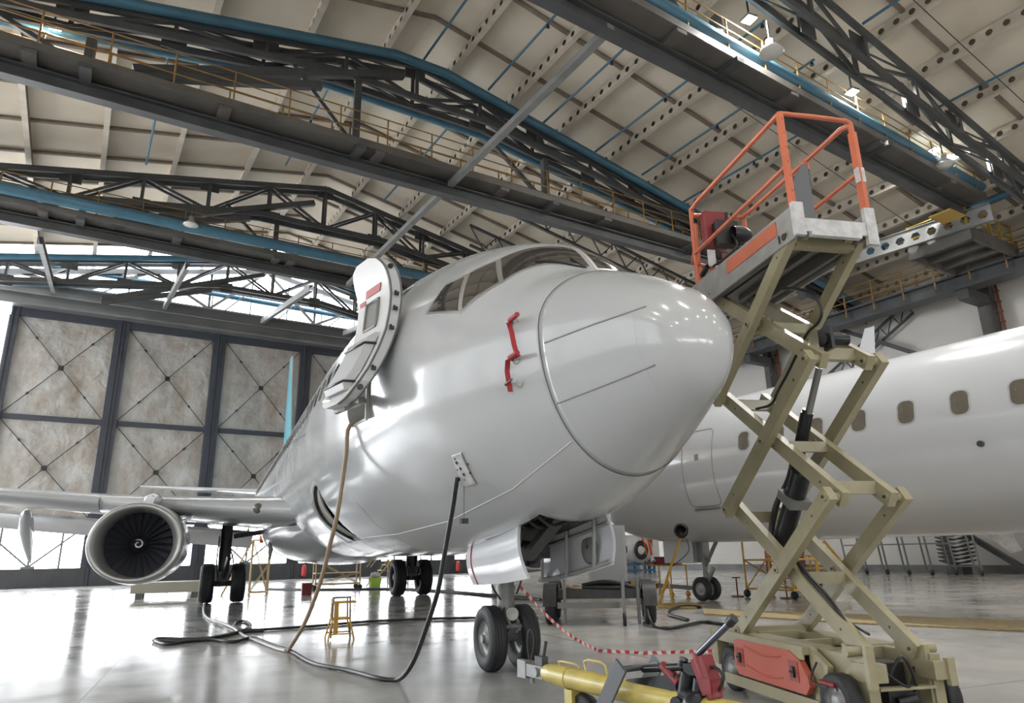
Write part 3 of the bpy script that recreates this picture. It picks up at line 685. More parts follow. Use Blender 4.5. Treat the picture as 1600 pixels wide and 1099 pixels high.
# ---- cockpit windows
S0 = lambda y, x: None
def at_x(y, x):
    T, B, W_, Z_ = tabs(y); th = math.acos(max(-1, min(1, x/W_))); return surf(y, th)
def cen(C): return sum(C)/len(C)
def patch(C, off, nu=14, nv=10, grow=0.):
    c = cen(C); C = [p+(p-c)/np.linalg.norm(p-c)*grow for p in C]; P = []
    for i in range(nu):
        row = []
        for j in range(nv):
            u, v = i/(nu-1), j/(nv-1); p = C[0]*(1-u)*(1-v)+C[1]*u*(1-v)+C[2]*u*v+C[3]*(1-u)*v; row.append(snap(p, off))
        P.append(row)
    return P
W1 = [at_x(1.62, -.05), hit(788, 438), hit(784, 405), at_x(1.98, -.05)]
W2 = [hit(723, 483), hit(780, 441), hit(775, 410), hit(736, 428)]
W3 = [hit(671, 487), hit(716, 485), hit(726, 434), hit(697, 447)]
mirror = lambda C: [np.array([-p[0], p[1], p[2]]) for p in C]
for nm, C in (('front', W1), ('side', W2), ('rear', W3)):
    for Q in (C, mirror(C)):
        fr = MB().slab(patch(Q, .004, grow=.06), (0, 0, -.015)).build('window_frame', FRAME, PLANE)
        MB().slab(patch(Q, .009), (0, 0, -.01)).build('cockpit_window', GLASS, fr)
WIP = MB(); wp = [at_x(1.60, -.12), at_x(1.66, -.35)+[0, 0, .03], at_x(1.78, -.55)+[0, 0, .02]]
WIP.path(wp, .012, n=6); WIP.path([at_x(1.60, -.10), at_x(1.7, -.2)+[0, 0, .03]], .015, n=6, sub=1); WIP.build('wiper', BLACK, PLANE)
# rivet-like fasteners in the frame
# ---- cabin windows (starboard)
for k in range(40):
    y = 5.9+.508*k
    if y > 27: break
    poly = rrect(y-.125, y+.125, 3.70-.165, 3.70+.165, .1, 4)
    m = MB(); m.prism([surf(yy, thz(yy, zz), .002) for yy, zz in poly], (-.004, 0, 0)); m.build('cabin_window', GLASS, PLANE)
# ---- open service door, folded forward with its inside facing out
DW = MAT_D = mat('door_liner_white', (.66, .66, .65), .35)
pts = [(-1.90, 2.78), (-1.83, 2.94), (-1.70, 3.15), (-1.60, 3.38), (-1.52, 3.62), (-1.49, 3.85), (-1.48, 4.02), (-1.50, 4.18), (-1.55, 4.34), (-1.64, 4.52)]
OD = np.array([-.13, 0, 0.02])   # inner face lies outboard of the skin
_pt = np.array(pts); _k = np.linspace(0, 9, 28); pts = [tuple(np.interp(k, range(10), _pt[:, c])*.6+.2*np.interp(min(9, k+.5), range(10), _pt[:, c])+.2*np.interp(max(0, k-.5), range(10), _pt[:, c]) for c in (0, 1)) for k in _k]
def doorgrid(off, y0=3.3, ylen=.78, sh=-.2, r=.24, nv=11, skin=0.):
    P = []
    zs = [p[1] for p in pts]
    for i, (x, z) in enumerate(pts):
        e = min(z-zs[0], zs[-1]-z); ins = r-math.sqrt(max(0, r*r-(r-min(e, r))**2)); row = []
        for j in range(nv):
            v = j/(nv-1); yy = y0+ins+(ylen-2*ins)*v; row.append(np.array([x+sh*(yy-y0)/ylen, yy, z])+off)
        P.append(row)
    return P
door = MB().slab(doorgrid(np.zeros(3)), (-.115, 0, 0)).build('service_door', WHITE, PLANE)
door['label'] = 'open service door swung forward, its lining and latches showing'
m = MB().slab(doorgrid(np.array([-.115, 0, 0]), y0=3.31, ylen=.76), (-.02, 0, 0)); m.build('door_lining', DW, door)
m = MB(); g_ = doorgrid(np.array([-.115, 0, 0]), y0=3.30)
m.path([r[0] for r in g_], .011, n=6); m.path([r[0]+[.115, 0, 0] for r in g_], .011, n=6); m.build('door_seal', mat('seal_grey', (.12, .12, .12), .6), door)
g0 = doorgrid(np.array([-.06, 0, 0]))
for i, k in enumerate((1, 2, 4, 5, 6, 8)):
    p = g0[k*3][0]+np.array([0, 0, 0]); m = MB()
    if i in (0, 5): m.tube(p+[0, .01, 0], p+[0, -.02, 0], .03, n=14)
    else: m.box(p+[0, -.015, 0], .05, .04, .035); m.tube(p+[0.02, -.02, -.02], p+[-.02, -.03, .03], .012, n=6)
    m.build('latch', BLKMET, door)
# slide pack bustle in the lower half
def dface(k, v, off): 
    g = doorgrid(np.array([-.135-off, 0, 0])); k = k*3; i0 = int(k); f = k-i0; i1 = min(i0+1, len(g)-1); j = v*10; j0 = int(j); h = j-j0; j1 = min(j0+1, 10)
    return (g[i0][j0]*(1-f)+g[i1][j0]*f)*(1-h)+(g[i0][j1]*(1-f)+g[i1][j1]*f)*h
B_ = MB(); ks = [.9, 1.25, 1.9, 2.8, 3.6, 3.85]
P = [[dface(k, v, (.11 if 0 < i < 5 else .05)) for v in (.1, .14, .4, .7, .74)] for i, k in enumerate(ks)]
bus = B_.slab(P, (.1, 0, 0)).build('slide_pack', mat('slide_grey', (.45, .46, .47), .5), door)
for k in (1.35, 3.3): MB().path([dface(k, .08, .0), dface(k, .1, .118), dface(k, .4, .12), dface(k, .74, .118), dface(k, .76, 0)], .014, n=6, sub=1).build('strap', BLACK, bus)
m = MB(); q = [dface(4.4, .3, .004), dface(4.4, .68, .004), dface(6.1, .68, .004), dface(6.1, .3, .004)]; m.path(q+[q[0]], .02, n=6, sub=1); m.add([p for p in q], [(0, 1, 2, 3)]); m.build('door_porthole', STEELGR, door)
m = MB(); m.slab([[dface(6.6, .25, .004), dface(6.6, .7, .004)], [dface(7.1, .2, .004), dface(7.1, .65, .004)]], (-.006, 0, 0)); m.slab([[dface(6.2, .72, .004), dface(6.2, .9, .004)], [dface(6.5, .72, .004), dface(6.5, .9, .004)]], (-.006, 0, 0)); o = m.build('warning_placard', mat('placard_red', (.45, .07, .06), .5), door); o['label'] = 'red warning placards'
m = MB(); m.beam((-1.72, 3.95, 2.95), (-2.02, 4.15, 2.84), .07, .07); m.beam((-1.75, 4.05, 3.0), (-2.0, 3.75, 2.8), .06, .08); m.path([(-1.78, 4.3, 2.95), (-2.1, 4.25, 2.95), (-2.12, 3.9, 2.9), (-1.95, 3.6, 2.85)], .03, n=8); m.tube((-2.0, 4.1, 2.93), (-2.12, 4.1, 2.93), .08, n=14)
m.build('hinge_arm', ALU, door)
# ---- external power panel
C = [hit(707, 711), hit(727, 758), hit(744, 753), hit(722, 706)]
pan = MB().slab(patch(C, .012, 8, 6), (.0, 0, -.012)).build('power_panel', WHITEP, PLANE)
for q in ((716, 722), (722, 731), (727, 740)):
    p = hit(*q, .014); MB().tube(p, p+norm([-1, -.35, -.5])*.008, .017, n=14).build('socket', BLACK, pan)
for q in ((713, 716), (728, 748), (733, 724), (736, 738), (717, 733)):
    p = hit(*q, .014); MB().tube(p, p+norm([-1, -.35, -.5])*.006, .011, n=8).build('placard_mark', BLACK, pan)
# ---- pitot probes with red streamers
def ribbon(P, wd, wv):
    m = MB(); P = [np.array(p) for p in P]; wv = norm(wv)*wd/2; m.slab([[p-wv, p+wv] for p in P], (-.003, -.003, 0)); return m
for i, (q, lab, pts_) in enumerate((((801, 504), 'red streamer hanging from the upper probe cover on the nose', [(803, 507), (808, 520), (812, 540), (816, 553), (819, 556)]), ((801, 562), 'red streamer pair hanging from the lower probe covers on the nose', [(818, 556), (812, 560), (802, 563), (801, 580), (804, 600), (806, 611)]))):
    p = hit(*q, .0); n = norm([-1, -.5, -.02])
    pr_ = MB(); pr_.tube(p, p+n*.05, .018, .012, n=8); pr_.tube(p+n*.05, p+n*.05+np.array([0, -.16, .0]), .011, n=8); pr_.build('pitot_probe', STEELGR, PLANE)
    base = hit(*pts_[0], .06); s = thing('probe_streamer', lab, 'streamer', base)
    m = MB(); m.tube(p+n*.05+np.array([0, -.02, 0]), p+n*.05+np.array([0, -.19, 0]), .022, n=10); m.build('cover', RED2, s)
    P = [hit(*a, .05) for a in pts_]; ribbon(P, .042, CR).build('ribbon', RED2, s)
p = hit(795, 602, 0); n = norm([-1, -.5, -.02]); m = MB(); m.tube(p, p+n*.04, .015, n=8); m.tube(p+n*.04, p+n*.04+np.array([-.02, -.18, 0]), .008, n=8); m.build('pitot_probe', BLACK, PLANE)
m = MB()
for q in ((805, 505), (807, 562), (812, 598)):
    p = hit(*q, .002); m.lathe([(.035, 0), (.04, .003), (.045, 0)], p, (-1, -.5, 0), 16)
m.build('probe_ring', FRAME, PLANE)
# small black box hanging on a cord from the power panel
t = thing('hanging_box', 'small black box hanging on a cord below the power panel', 'box', hit(725, 818, .25))
vp = vplane(hit(725, 757, .01), hit(725, 757, .01)+np.array([1, .4, 0])); a = vp(725, 757); b = vp(725, 808); c = vp(725, 813)
MB().tube(a, b, .003, n=5).build('cord', BLACK, t); MB().box(c+[0, 0, -.01], .07, .06, .05).build('body', BLACK, t)
# ---- nose gear doors
def gdoor(x, splay, y0, y1, h, lab, inner=False):
    P = []
    for i in range(9):
        y = y0+(y1-y0)*i/8; zt_ = tabs(y)[1]+.07; row = []
        hh = h*(1-.12*(i/8)) if not inner else h
        for j in range(7):
            v = j/6; e = min(i, 8-i)/8; row.append(np.array([x+splay*v+.05*math.sin(math.pi*v)*(1 if x < 0 else -1)*-1, y-.27*v*(1 if not inner else 0), zt_-hh*v]))
        P.append(row)
    o = MB().slab(P, (.03 if x < 0 else -.03, 0, 0)).build('nose_gear_door', WHITE2, PLANE); o['label'] = lab; return o, P
d1, P1 = gdoor(-.37, -.03, 2.75, 4.3, .50, 'gear door with a thin red line, facing the camera')
MB().path([P1[7][j]+[-.006, .02, 0] for j in range(7)], .006, n=5, sub=1).build('red_line', RED2, d1)
d2, P2 = gdoor(.37, .03, 2.25, 3.9, .47, 'far gear door seen from its ribbed inside', True)
m = MB()
for k in range(3):
    pa = P2[1+3*k][0]; pb = P2[1+3*k][6]; m.beam(pa+[-.05, 0, 0], pb+[-.05, .1, 0], .03, .05)
m.path([P2[i][6]+[-.03, 0, .03] for i in range(9)], .025, n=6, sub=1); m.path([P2[i][1]+[-.04, 0, 0] for i in range(9)], .02, n=6, sub=1); m.build('door_rib', BELLYGREY, d2)
m = MB(); c0 = P2[2][3]+np.array([-.035, .05, 0]); m.lathe([(.17, 0), (.15, -.02), (.02, -.03)], c0, (1, 0, -.1), 24); m.build('door_recess', STEELGR, d2)
# ---- wheels
def wheel(c, r, wd, name, parent, ax=(1, 0, 0), rimr=.55, hubm=None):
    h = wd/2; q = r*rimr
    prof = [(q, -h*.72), (q*1.12, -h*.92), (r*.80, -h), (r*.93, -h*.88), (r*.985, -h*.62)]
    for k in range(4):
        x = -h*.5+h*k/3.0; prof += [(r, x-h*.08), (r*.985, x-h*.04+h*.02), (r*.985, x+h*.02), (r, x+h*.06)]
    prof += [(r*.985, h*.62), (r*.93, h*.88), (r*.80, h), (q*1.12, h*.92), (q, h*.72)]
    w_ = MB().lathe(prof, c, ax, 48).build(name, RUBBER, parent)
    m = MB(); m.lathe([(q, -h*.72), (q*.96, -h*.45), (q*.8, -h*.3), (q*.45, -h*.35), (q*.38, -h*.7), (q*.1, -h*.75), (.001, -h*.75)], c, ax, 32)
    m.lathe([(q, h*.72), (q*.96, h*.45), (q*.8, h*.3), (q*.45, h*.35), (q*.38, h*.7), (q*.1, h*.75), (.001, h*.75)], c, ax, 32)
    a, s, t = frame(ax)
    for k in range(9):
        an = 2*math.pi*k/9
        for sg in (-1, 1): p = np.array(c)+a*sg*h*.36+(s*math.cos(an)+t*math.sin(an))*q*.62; m.tube(p-a*.012, p+a*sg*.012, q*.09, n=8)
    m.build('wheel_hub', hubm or STEELGR, w_); return w_
GEARG = mat('gear_grey', (.26, .265, .265), .4, .3, var=.2, vscale=8); GEARD = mat('gear_dark', (.07, .07, .072), .45, .4, var=.3, vscale=10)
m = MB(); m.tube((0, 4.05, 2.1), (0, 4.05, 1.15), .085, n=20); m.tube((0, 4.05, 1.2), (0, 4.05, .62), .1, n=20); m.tube((0, 4.05, .9), (0, 4.05, .84), .115, n=20); m.tube((0, 4.05, .62), (0, 4.05, .38), .06, n=16)
m.tube((-.12, 4.05, 1.12), (.12, 4.05, 1.12), .05, n=12); m.box((0, 4.0, 1.2), .42, .16, .12); m.tube((-.3, 4.05, .34), (.3, 4.05, .34), .045, n=14)
m.beam((-.055, 4.0, .62), (-.055, 3.82, .48), .03, .07); m.beam((.055, 4.0, .62), (.055, 3.82, .48), .03, .07); m.beam((0, 3.82, .48), (0, 4.0, .33), .1, .05); m.beam((0, 4.0, 1.05), (0, 3.2, 1.9), .08, .08); m.tube((-.1, 3.84, .47), (.1, 3.84, .47), .025, n=8)
ng = m.build('nose_gear_strut', GEARG, PLANE)
for x in (-.195, .195): wheel((x, 4.05, .343), .343, .2, 'nose_wheel', ng, hubm=GEARG)
m = MB(); m.lathe([(.001, .02), (.055, .0), (.07, -.02), (.05, .09), (.02, .1)], (0, 3.86, .6), (0, 1, .05), 20); m.build('taxi_light', LENSG, ng)
m = MB(); m.path([(-.09, 3.98, 1.2), (-.2, 3.9, 1.1), (-.2, 3.95, .9), (-.1, 3.95, .75)], .012); m.path([(.09, 3.98, 1.2), (.15, 3.92, 1.0), (.08, 3.92, .8)], .012); m.path([(-.06, 3.95, .66), (-.12, 3.85, .55), (-.06, 3.95, .42)], .012)
m.box((-.1, 3.97, 1.02), .07, .07, .2); m.box((.13, 4.0, 1.2), .1, .12, .1); m.tube((-.13, 3.9, 1.22), (-.13, 4.1, 1.22), .05, n=10); m.tube((.05, 3.9, 1.3), (.3, 3.9, 1.22), .03, n=8)
m.build('hydraulic_line', GEARD, ng)
m = MB()
for k in range(6): m.box((0, 2.5+.32*k, 1.75), .66, .04, .12); m.path([(-.3, 2.45+.3*k, 1.6), (-.1, 2.5+.3*k, 1.5), (.25, 2.6+.3*k, 1.62)], .02)
m.beam((0, 3.4, 1.2), (0, 2.5, 1.62), .14, .07); m.tube((.12, 3.2, 1.3), (.12, 3.9, 1.35), .05); m.box((.1, 3.45, 1.25), .3, .2, .12); m.build('bay_equipment', GEARD, PLANE)
# ---- main gear
for sx in (-1, 1):
    x0 = 2.86*sx; m = MB(); m.tube((x0, 19.65, .62), (x0, 19.65, 2.5), .16, n=16); m.tube((x0, 19.65, .55), (x0, 19.65, .8), .16, n=16); m.tube((x0-.5, 19.65, .545), (x0+.5, 19.65, .545), .08, n=12)
    m.beam((x0, 19.3, .7), (x0-.1*sx, 19.1, 1.3), .1, .1); m.beam((x0-.1*sx, 19.1, 1.3), (x0-.1*sx, 19.6, 1.8), .1, .08); m.beam((x0-.2*sx, 19.65, 1.9), (x0-1.6*sx, 19.5, 2.1), .12, .14); m.beam((x0, 19.6, 1.0), (x0-.1*sx, 20.2, 2.1), .1, .1)
    m.path([(x0+.15, 19.4, .7), (x0+.25, 19.3, 1.1), (x0+.1, 19.4, 1.6)], .02); m.path([(x0-.15, 19.4, .7), (x0-.22, 19.3, 1.2), (x0-.2, 19.4, 1.9)], .02); m.box((x0, 19.45, .75), .3, .25, .3)
    g = m.build('main_gear_strut', GEARD, PLANE)
    for dx in (-.43, .43): wheel((x0+dx, 19.65, .56), .56, .40, 'main_wheel', g, hubm=GEARD)
    MB().prism([(x0+.18*sx, 19.35, 2.3), (x0+.18*sx, 19.9, 2.3), (x0+.14*sx, 19.85, .75), (x0+.14*sx, 19.5, .75)], (.03*sx, 0, 0)).build('gear_door', WHITE, g)
# ---- wings
def airfoil(n=14, th=.12):
    U = [(0.5*(1-math.cos(math.pi*k/n))) for k in range(n+1)]
    yt = lambda x: 5*th*(.2969*math.sqrt(x)-.126*x-.3516*x*x+.2843*x**3-.1036*x**4)
    return [(u, yt(u)) for u in U]+[(u, -yt(u)*.75) for u in U[::-1][1:-1]]
def wing(secs, sx, name, m_, parent, th=.12, flip=False):
    R_ = []
    for (x, y, z, c) in secs:
        R_.append([np.array([sx*x, y+u*c, z+t*c]) if not flip else np.array([sx*x+t*c, y+u*c, z]) for u, t in airfoil(th=th)])
    n = len(R_[0]); vs = [p for r in R_ for p in r]
    fs = [(i*n+k, i*n+(k+1) % n, (i+1)*n+(k+1) % n, (i+1)*n+k) for i in range(len(R_)-1) for k in range(n)]
    m = MB(); m.add(vs, fs, True); m.add(R_[-1], [tuple(range(n))]); m.add(R_[0], [tuple(range(n))]); return m.build(name, m_, parent)
WS = [(1.2, 12.15, 2.22, 8.3), (2.1, 13.03, 2.29, 7.4), (4.19, 15.2, 2.51, 5.7), (5.97, 16.25, 2.66, 5.0), (11, 18.95, 3.2, 3.4), (16.9, 22.1, 3.85, 1.7)]
for sx in (-1, 1):
    wg = wing(WS, sx, 'wing', WHITE, PLANE, .115)
    # leading edge slat, flap panels and track fairings
    m = MB()
    SL = [(5.9, 16.1, 2.66, .62), (8.3, 17.4, 2.92, .6), (11, 18.85, 3.2, .55), (16.5, 21.8, 3.8, .45)]
    P = []
    for (x, y, z, c) in SL:
        P.append([np.array([sx*x, y+c*u, z+zz*c]) for u, zz in ((1.0, .13), (.5, .20), (.15, .12), (0, 0), (.12, -.14), (.5, -.33), (1.0, -.40), (1.3, -.42))])
    m.slab(P, (0, .03, .02)); m.build('slat', mat('slat_grey', (.33, .335, .34), .35, .2), wg)
    m = MB(); P = []
    for (x, y, z, c) in ((2.1, 19.7, 2.05, 1.3), (4.6, 20.1, 2.28, 1.2), (8, 20.9, 2.62, 1.0), (12.5, 22.0, 3.1, .7)):
        P.append([np.array([sx*x, y, z]), np.array([sx*x, y+c*.5, z-.12]), np.array([sx*x, y+c, z-.4])])
    m.slab(P, (0, 0, -.09)); m.build('flap', WHITE2, wg)
    for x, y, z, L in ((7.6, 19.6, 2.42, 2.4), (11.3, 20.9, 2.85, 1.9)):
        MB().lathe([(.001, 0), (.17, .2), (.24, .6), (.2, L*.5), (.1, L*.8), (.001, L*.95)], (sx*(x+.5), y-.2, z+.2), (0, .75, -.6), 16, squash=lambda c, d, r: (c*r*.7, d*r*1.4)).build('flap_track_fairing', WHITE2, wg)
    m = MB(); m.lathe([(.001, 0), (.10, .05), (.13, .2), (.11, .4)], (sx*2.35, 13.22, 2.34), (-sx*.2, 1, 0), 16); m.build('landing_light', mat('landing_light_dark', (.16, .15, .13), .1), wg)
    # winglet
    P = []
    for k in range(8):
        v = k/7; P.append([np.array([sx*(16.9+.75*v**.8), 22.1+.9*v, 3.85+2.3*v]), np.array([sx*(16.9+.75*v**.8), 23.75+.95*v-.2*v, 3.85+2.3*v])])
    m = MB().slab(P, (.05*sx, 0, 0)); m.build('winglet', WHITE2, wg)
    # engine
    ec = np.array([4.76*sx, 13.75, 1.60]); ax = (0, 1, 0)
    sq = lambda c, d, r: (c*r*1.02, d*r*(.90 if d < 0 else .92)) if r > .86 else (c*r, d*r)
    def sqb(c, d, r):
        k = min(1, max(0, (r-.73)/.1)); f = (1+.02*k); g = 1-(.12 if d < 0 else .06)*k
        return c*r*f, d*r*g
    m = MB(); m.lathe([(.965, .45), (1.0, .9), (1.02, 1.6), (.98, 2.6), (.86, 3.3), (.82, 3.3), (.80, 2.4)], ec, ax, 56, squash=sqb)
    en = m.build('engine', WHITE, PLANE)
    m = MB(); m.lathe([(.715, .95), (.715, .5), (.735, .25), (.78, .10), (.83, .02), (.875, 0), (.92, .05), (.945, .2), (.965, .45)], ec, ax, 56, squash=sqb); m.build('inlet_lip', mat('inlet_grey_metal', (.50, .50, .49), .3, .55), en)
    for k in range(24):
        P = []
        for i in range(7):
            rr = .19+.52*i/6; tw = math.radians(35+28*i/6); wd = .075+.065*i/6; an = 2*math.pi*k/24-.08*i/6
            cx = np.array([math.cos(an), 0, math.sin(an)]); tn = np.array([-math.sin(an), 0, math.cos(an)]); cv = .03
            P.append([ec+np.array([0, .93, 0])+cx*rr+(tn*math.sin(tw)*q_+np.array([0, 1, 0])*math.cos(tw)*q_)*wd+np.array([0, cv*(1-q_*q_), 0]) for q_ in (-1, 0, 1)])
        MB().slab(P, (0, .006, 0)).build('fan_blade', mat('fan_blade_dark', (.10, .105, .125), .4, .55), en)
    MB().lathe([(.72, 1.12), (.001, 1.12)], ec, ax, 40).build('fan_case', BLACK, en)
    sp = MB().lathe([(.001, .60), (.06, .66), (.13, .78), (.18, .88), (.205, 1.0), (.205, 1.1)], ec, ax, 32).build('spinner', mat('spinner_dark', (.03, .032, .04), .35), en)
    m = MB(); P = []
    for k in range(26):
        an = 2*math.pi*k/25*1.15+1.2; rr = .03+.075*(k/25); P.append(ec+np.array([rr*math.cos(an), .60+rr*.95-.012, rr*math.sin(an)]))
    m.path(P, [.006+.012*math.sin(math.pi*k/25) for k in range(26)], n=5, sub=1); m.build('swirl_mark', mat('swirl_white', (.8, .8, .8), .4), sp)
    m = MB(); m.prism([ec+np.array([0, .55, .88]), ec+np.array([0, 3.2, .85]), ec+np.array([0, 4.4, .95]), ec+np.array([0, 4.2, 1.35]), ec+np.array([0, 2.3, 1.28]), ec+np.array([0, 1.1, 1.08])], (.2, 0, 0)); 
    m.lathe([(.001, 0), (.16, .3), (.22, .9), (.18, 1.8), (.001, 2.2)], ec+np.array([.1, 1.0, .98]), (0, 1, .05), 16); m.build('engine_pylon', WHITE, en)
    m = MB(); s_ = -sx; m.prism([ec+np.array([s_*.83, .9, .52]), ec+np.array([s_*.83, 2.0, .52]), ec+np.array([s_*1.22, 2.0, .78]), ec+np.array([s_*1.15, 1.5, .73])], (0, 0, .03)); m.build('nacelle_strake', WHITE2, en)
# belly fairing, tail
m = MB(); P = []
for i in range(25):
    v = i/24; y = 11.3+10.6*v; k = math.sin(math.pi*min(1, max(0, v)))**.45; P.append([np.array([2.02*k*math.cos(a), y, 1.95-.92*k*abs(math.sin(a))**.9*(1 if True else 1)]) for a in [math.pi+math.pi*j/24 for j in range(25)]])
m.grid(P); m.build('belly_fairing', WHITE, PLANE)
m = MB(); m.prism([(-2.02, 13.3, 1.6), (-1.95, 14.3, 1.35), (-1.9, 14.4, 1.2), (-1.93, 13.4, 1.45)], (-.03, 0, 0)); m.build('air_inlet', STEELDK, PLANE)
wing([(0, 30.9, 5.1, 7.0), (0, 33.6, 6.6, 4.9), (0, 37.0, 12.5, 1.9)], 1, 'tail_fin', LIVERYB, PLANE, .1)
bpy.data.objects['tail_fin'] if 'tail_fin' in bpy.data.objects else None
tf = [o for o in PLANE.children if o.name.startswith('tail_fin')][0]
me = tf.data; bpy.data.objects.remove(tf); bpy.data.meshes.remove(me)
def fin():
    secs = [(30.9, 5.1, 7.2), (33.7, 6.6, 5.0), (37.0, 12.5, 1.9)]; R_ = [[np.array([t*c, y+u*c, z]) for u, t in [(a, b if i_ <= 14 else b/.75) for i_, (a, b) in enumerate(airfoil(th=.10))]] for y, z, c in secs]
    n = len(R_[0]); m = MB(); m.add([p for r in R_ for p in r], [(i*n+k, i*n+(k+1) % n, (i+1)*n+(k+1) % n, (i+1)*n+k) for i in range(2) for k in range(n)], True); m.add(R_[-1], [tuple(range(n))]); return m.build('tail_fin', LIVERYB, PLANE)
fn = fin()
m = MB(); m.path([(0, 33.65, 6.6), (0, 37.0, 12.5)], .05, n=8, sub=1); m.build('fin_leading_edge', ALU, fn)
for sx in (-1, 1): wing([(.5, 34.6, 4.55, 4.3), (7.1, 37.6, 4.98, 1.4)], sx, 'tailplane', WHITE, PLANE, .09)
m = MB(); P = surf(14.5, math.radians(93)); 
for y in (9.5, 15): p = surf(y, math.pi/2); m.prism([p+[-.01, 0, -.02], p+[-.01, .45, -.02], p+[-.01, .42, .3], p+[-.01, .25, .3]], (.02, 0, 0))
m.build('blade_antenna', WHITE2, PLANE)
# ================================================================ SCISSOR LIFT
LO = np.array([1.16, .28, 0.]); LD = np.array([math.sin(.19), math.cos(.19), 0]); LE_ = np.array([math.cos(.19), -math.sin(.19), 0])
def Lf(s, w_, z): return LO+LD*s+LE_*w_+ZZ*z
def LP(px, py, w_): P = onpl(px, py, LE_, LE_@LO+w_); v = P-LO; return v@LD, P[2]
LB = dict(X=LD, Y=LE_, Z=ZZ)
def lbox(m, s0, s1, w0, w1, z0, z1): return m.box(Lf((s0+s1)/2, (w0+w1)/2, (z0+z1)/2), s1-s0, w1-w0, z1-z0, LD, LE_, ZZ)
LIFT = thing('scissor_lift', 'raised beige scissor lift with orange guard rails standing by the aircraft nose', 'lift', Lf(.8, .33, 0))
SL_, H0, HH = 1.55, .525, 1.095
m = MB()
lbox(m, -.12, 1.85, .02, .1, .12, .5); lbox(m, -.12, 1.85, .55, .63, .12, .5); lbox(m, .3, 1.75, -.1, .02, .06, .15); lbox(m, .3, 1.75, .63, .75, .06, .15)
lbox(m, .42, 1.95, -.10, .16, .455, .51); lbox(m, .42, 1.95, .5, .76, .455, .51); lbox(m, .42, 1.95, -.115, -.1, .42, .515)
lbox(m, 1.85, 1.95, -.1, .76, .2, .5); lbox(m, .9, .96, .1, .55, .2, .5); lbox(m, 1.4, 1.46, .1, .55, .42, .52); lbox(m, .36, .42, .1, .55, .1, .5); lbox(m, -.14, -.08, .1, .55, .1, .16); lbox(m, -.14, -.08, .1, .55, .28, .3)
lbox(m, -.18, .02, .0, .14, .34, .46); lbox(m, -.18, .02, .52, .66, .34, .46); lbox(m, -.2, -.16, -.02, .04, .3, .58); lbox(m, -.2, -.16, .62, .68, .3, .48); lbox(m, -.1, .2, .08, .12, .1, .56); lbox(m, -.1, .2, .53, .57, .1, .56)
m.prism([Lf(.42, -.06, .51), Lf(.2, -.06, .4), Lf(.3, -.06, .1), Lf(.4, -.06, .1)], LE_*.05)
ch = m.build('chassis', BEIGE, LIFT)
m = MB(); lbox(m, .1, .34, .14, .5, .14, .42); m.path([Lf(-.1, .2, .35), Lf(-.15, .3, .5), Lf(-.12, .4, .3), Lf(.05, .42, .2)], .012); m.path([Lf(-.1, .15, .42), Lf(-.14, .32, .3), Lf(0, .5, .4)], .01); m.path([Lf(.3, -.08, .42), Lf(.33, -.13, .3), Lf(.2, -.12, .27), Lf(.1, -.1, .3)], .008); m.tube(Lf(-.1, .25, .2), Lf(-.13, .38, .22), .03); lbox(m, -.08, .05, .2, .45, .17, .27)
m.build('drive_equipment', BLACK, ch)
m = MB(); m.tube(Lf(.22, -.12, .3), Lf(.05, -.12, .3), .02); m.build('isolator_plug', REDP, ch)
# orange battery cover
m = MB(); P = []
out = [(1.47, .455), (1.40, .47), (.60, .47), (.46, .41), (.37, .30), (.36, .24), (.42, .175), (1.43, .175), (1.49, .24)]
m.prism([Lf(s, -.075, z) for s, z in out], -LE_*.05)
cv = m.build('battery_cover', REDW, LIFT)
for s in (1.38, .55): lbox(MB(), 0, 1, 0, 1, 0, 1); lbox(m2 := MB(), s-.065, s+.065, -.130, -.124, .25, .40); m2.build('handle_recess', mat('recess_red', (.30, .05, .03), .4), cv)
for s in (1.38, .55): m = MB(); lbox(m, s-.018, s+.018, -.145, -.13, .28, .36); m.tube(Lf(s-.03, -.145, .32), Lf(s+.03, -.145, .32), .008, n=8); m.build('latch', BLACK, cv)
m = MB(); m.path([Lf(1.28, -.127, .42), Lf(1.0, -.129, .385), Lf(.72, -.127, .41)], .008, n=6); m.path([Lf(1.28, -.127, .27), Lf(1.0, -.129, .225), Lf(.72, -.127, .25)], .008, n=6); m.build('moulded_rib', REDW, cv)
HUBG = mat('hub_pale_grey', (.33, .33, .33), .45, .3)
for s, w_ in ((.07, -.07), (.07, .72), (1.66, -.03), (1.66, .69)):
    c = Lf(s, w_, .19); tdir = LE_; w1 = MB()
    prof = [(.115, -.05), (.17, -.058), (.188, -.045), (.19, 0), (.188, .045), (.17, .058), (.115, .05)]
    w1.lathe(prof, c, LE_, 40); wo = w1.build('lift_wheel', RUBBER, LIFT)
    h = MB(); h.lathe([(.12, -.056), (.118, -.02), (.06, -.01), (.055, -.05), (.03, -.06), (.001, -.06)], c, LE_, 28); h.lathe([(.12, .056), (.118, .02), (.06, .01), (.055, .05), (.03, .06), (.001, .06)], c, LE_, 28)
    for k in range(5):
        an = 2*math.pi*k/5; q = c+(LD*math.cos(an)+ZZ*math.sin(an))*.08; h.tube(q-LE_*.025, q+LE_*.025, .01, n=6)
    h.build('wheel_hub', HUBG, wo)
m = MB(); m.path([Lf(1.66, .02, .42), Lf(1.72, .0, .36), Lf(1.80, -.02, .26), Lf(1.75, -.01, .2)], .035, n=8); m.tube(Lf(1.66, .0, .38), Lf(1.66, .0, .5), .05, n=12); m.build('steering_knuckle', BLACK, ch)
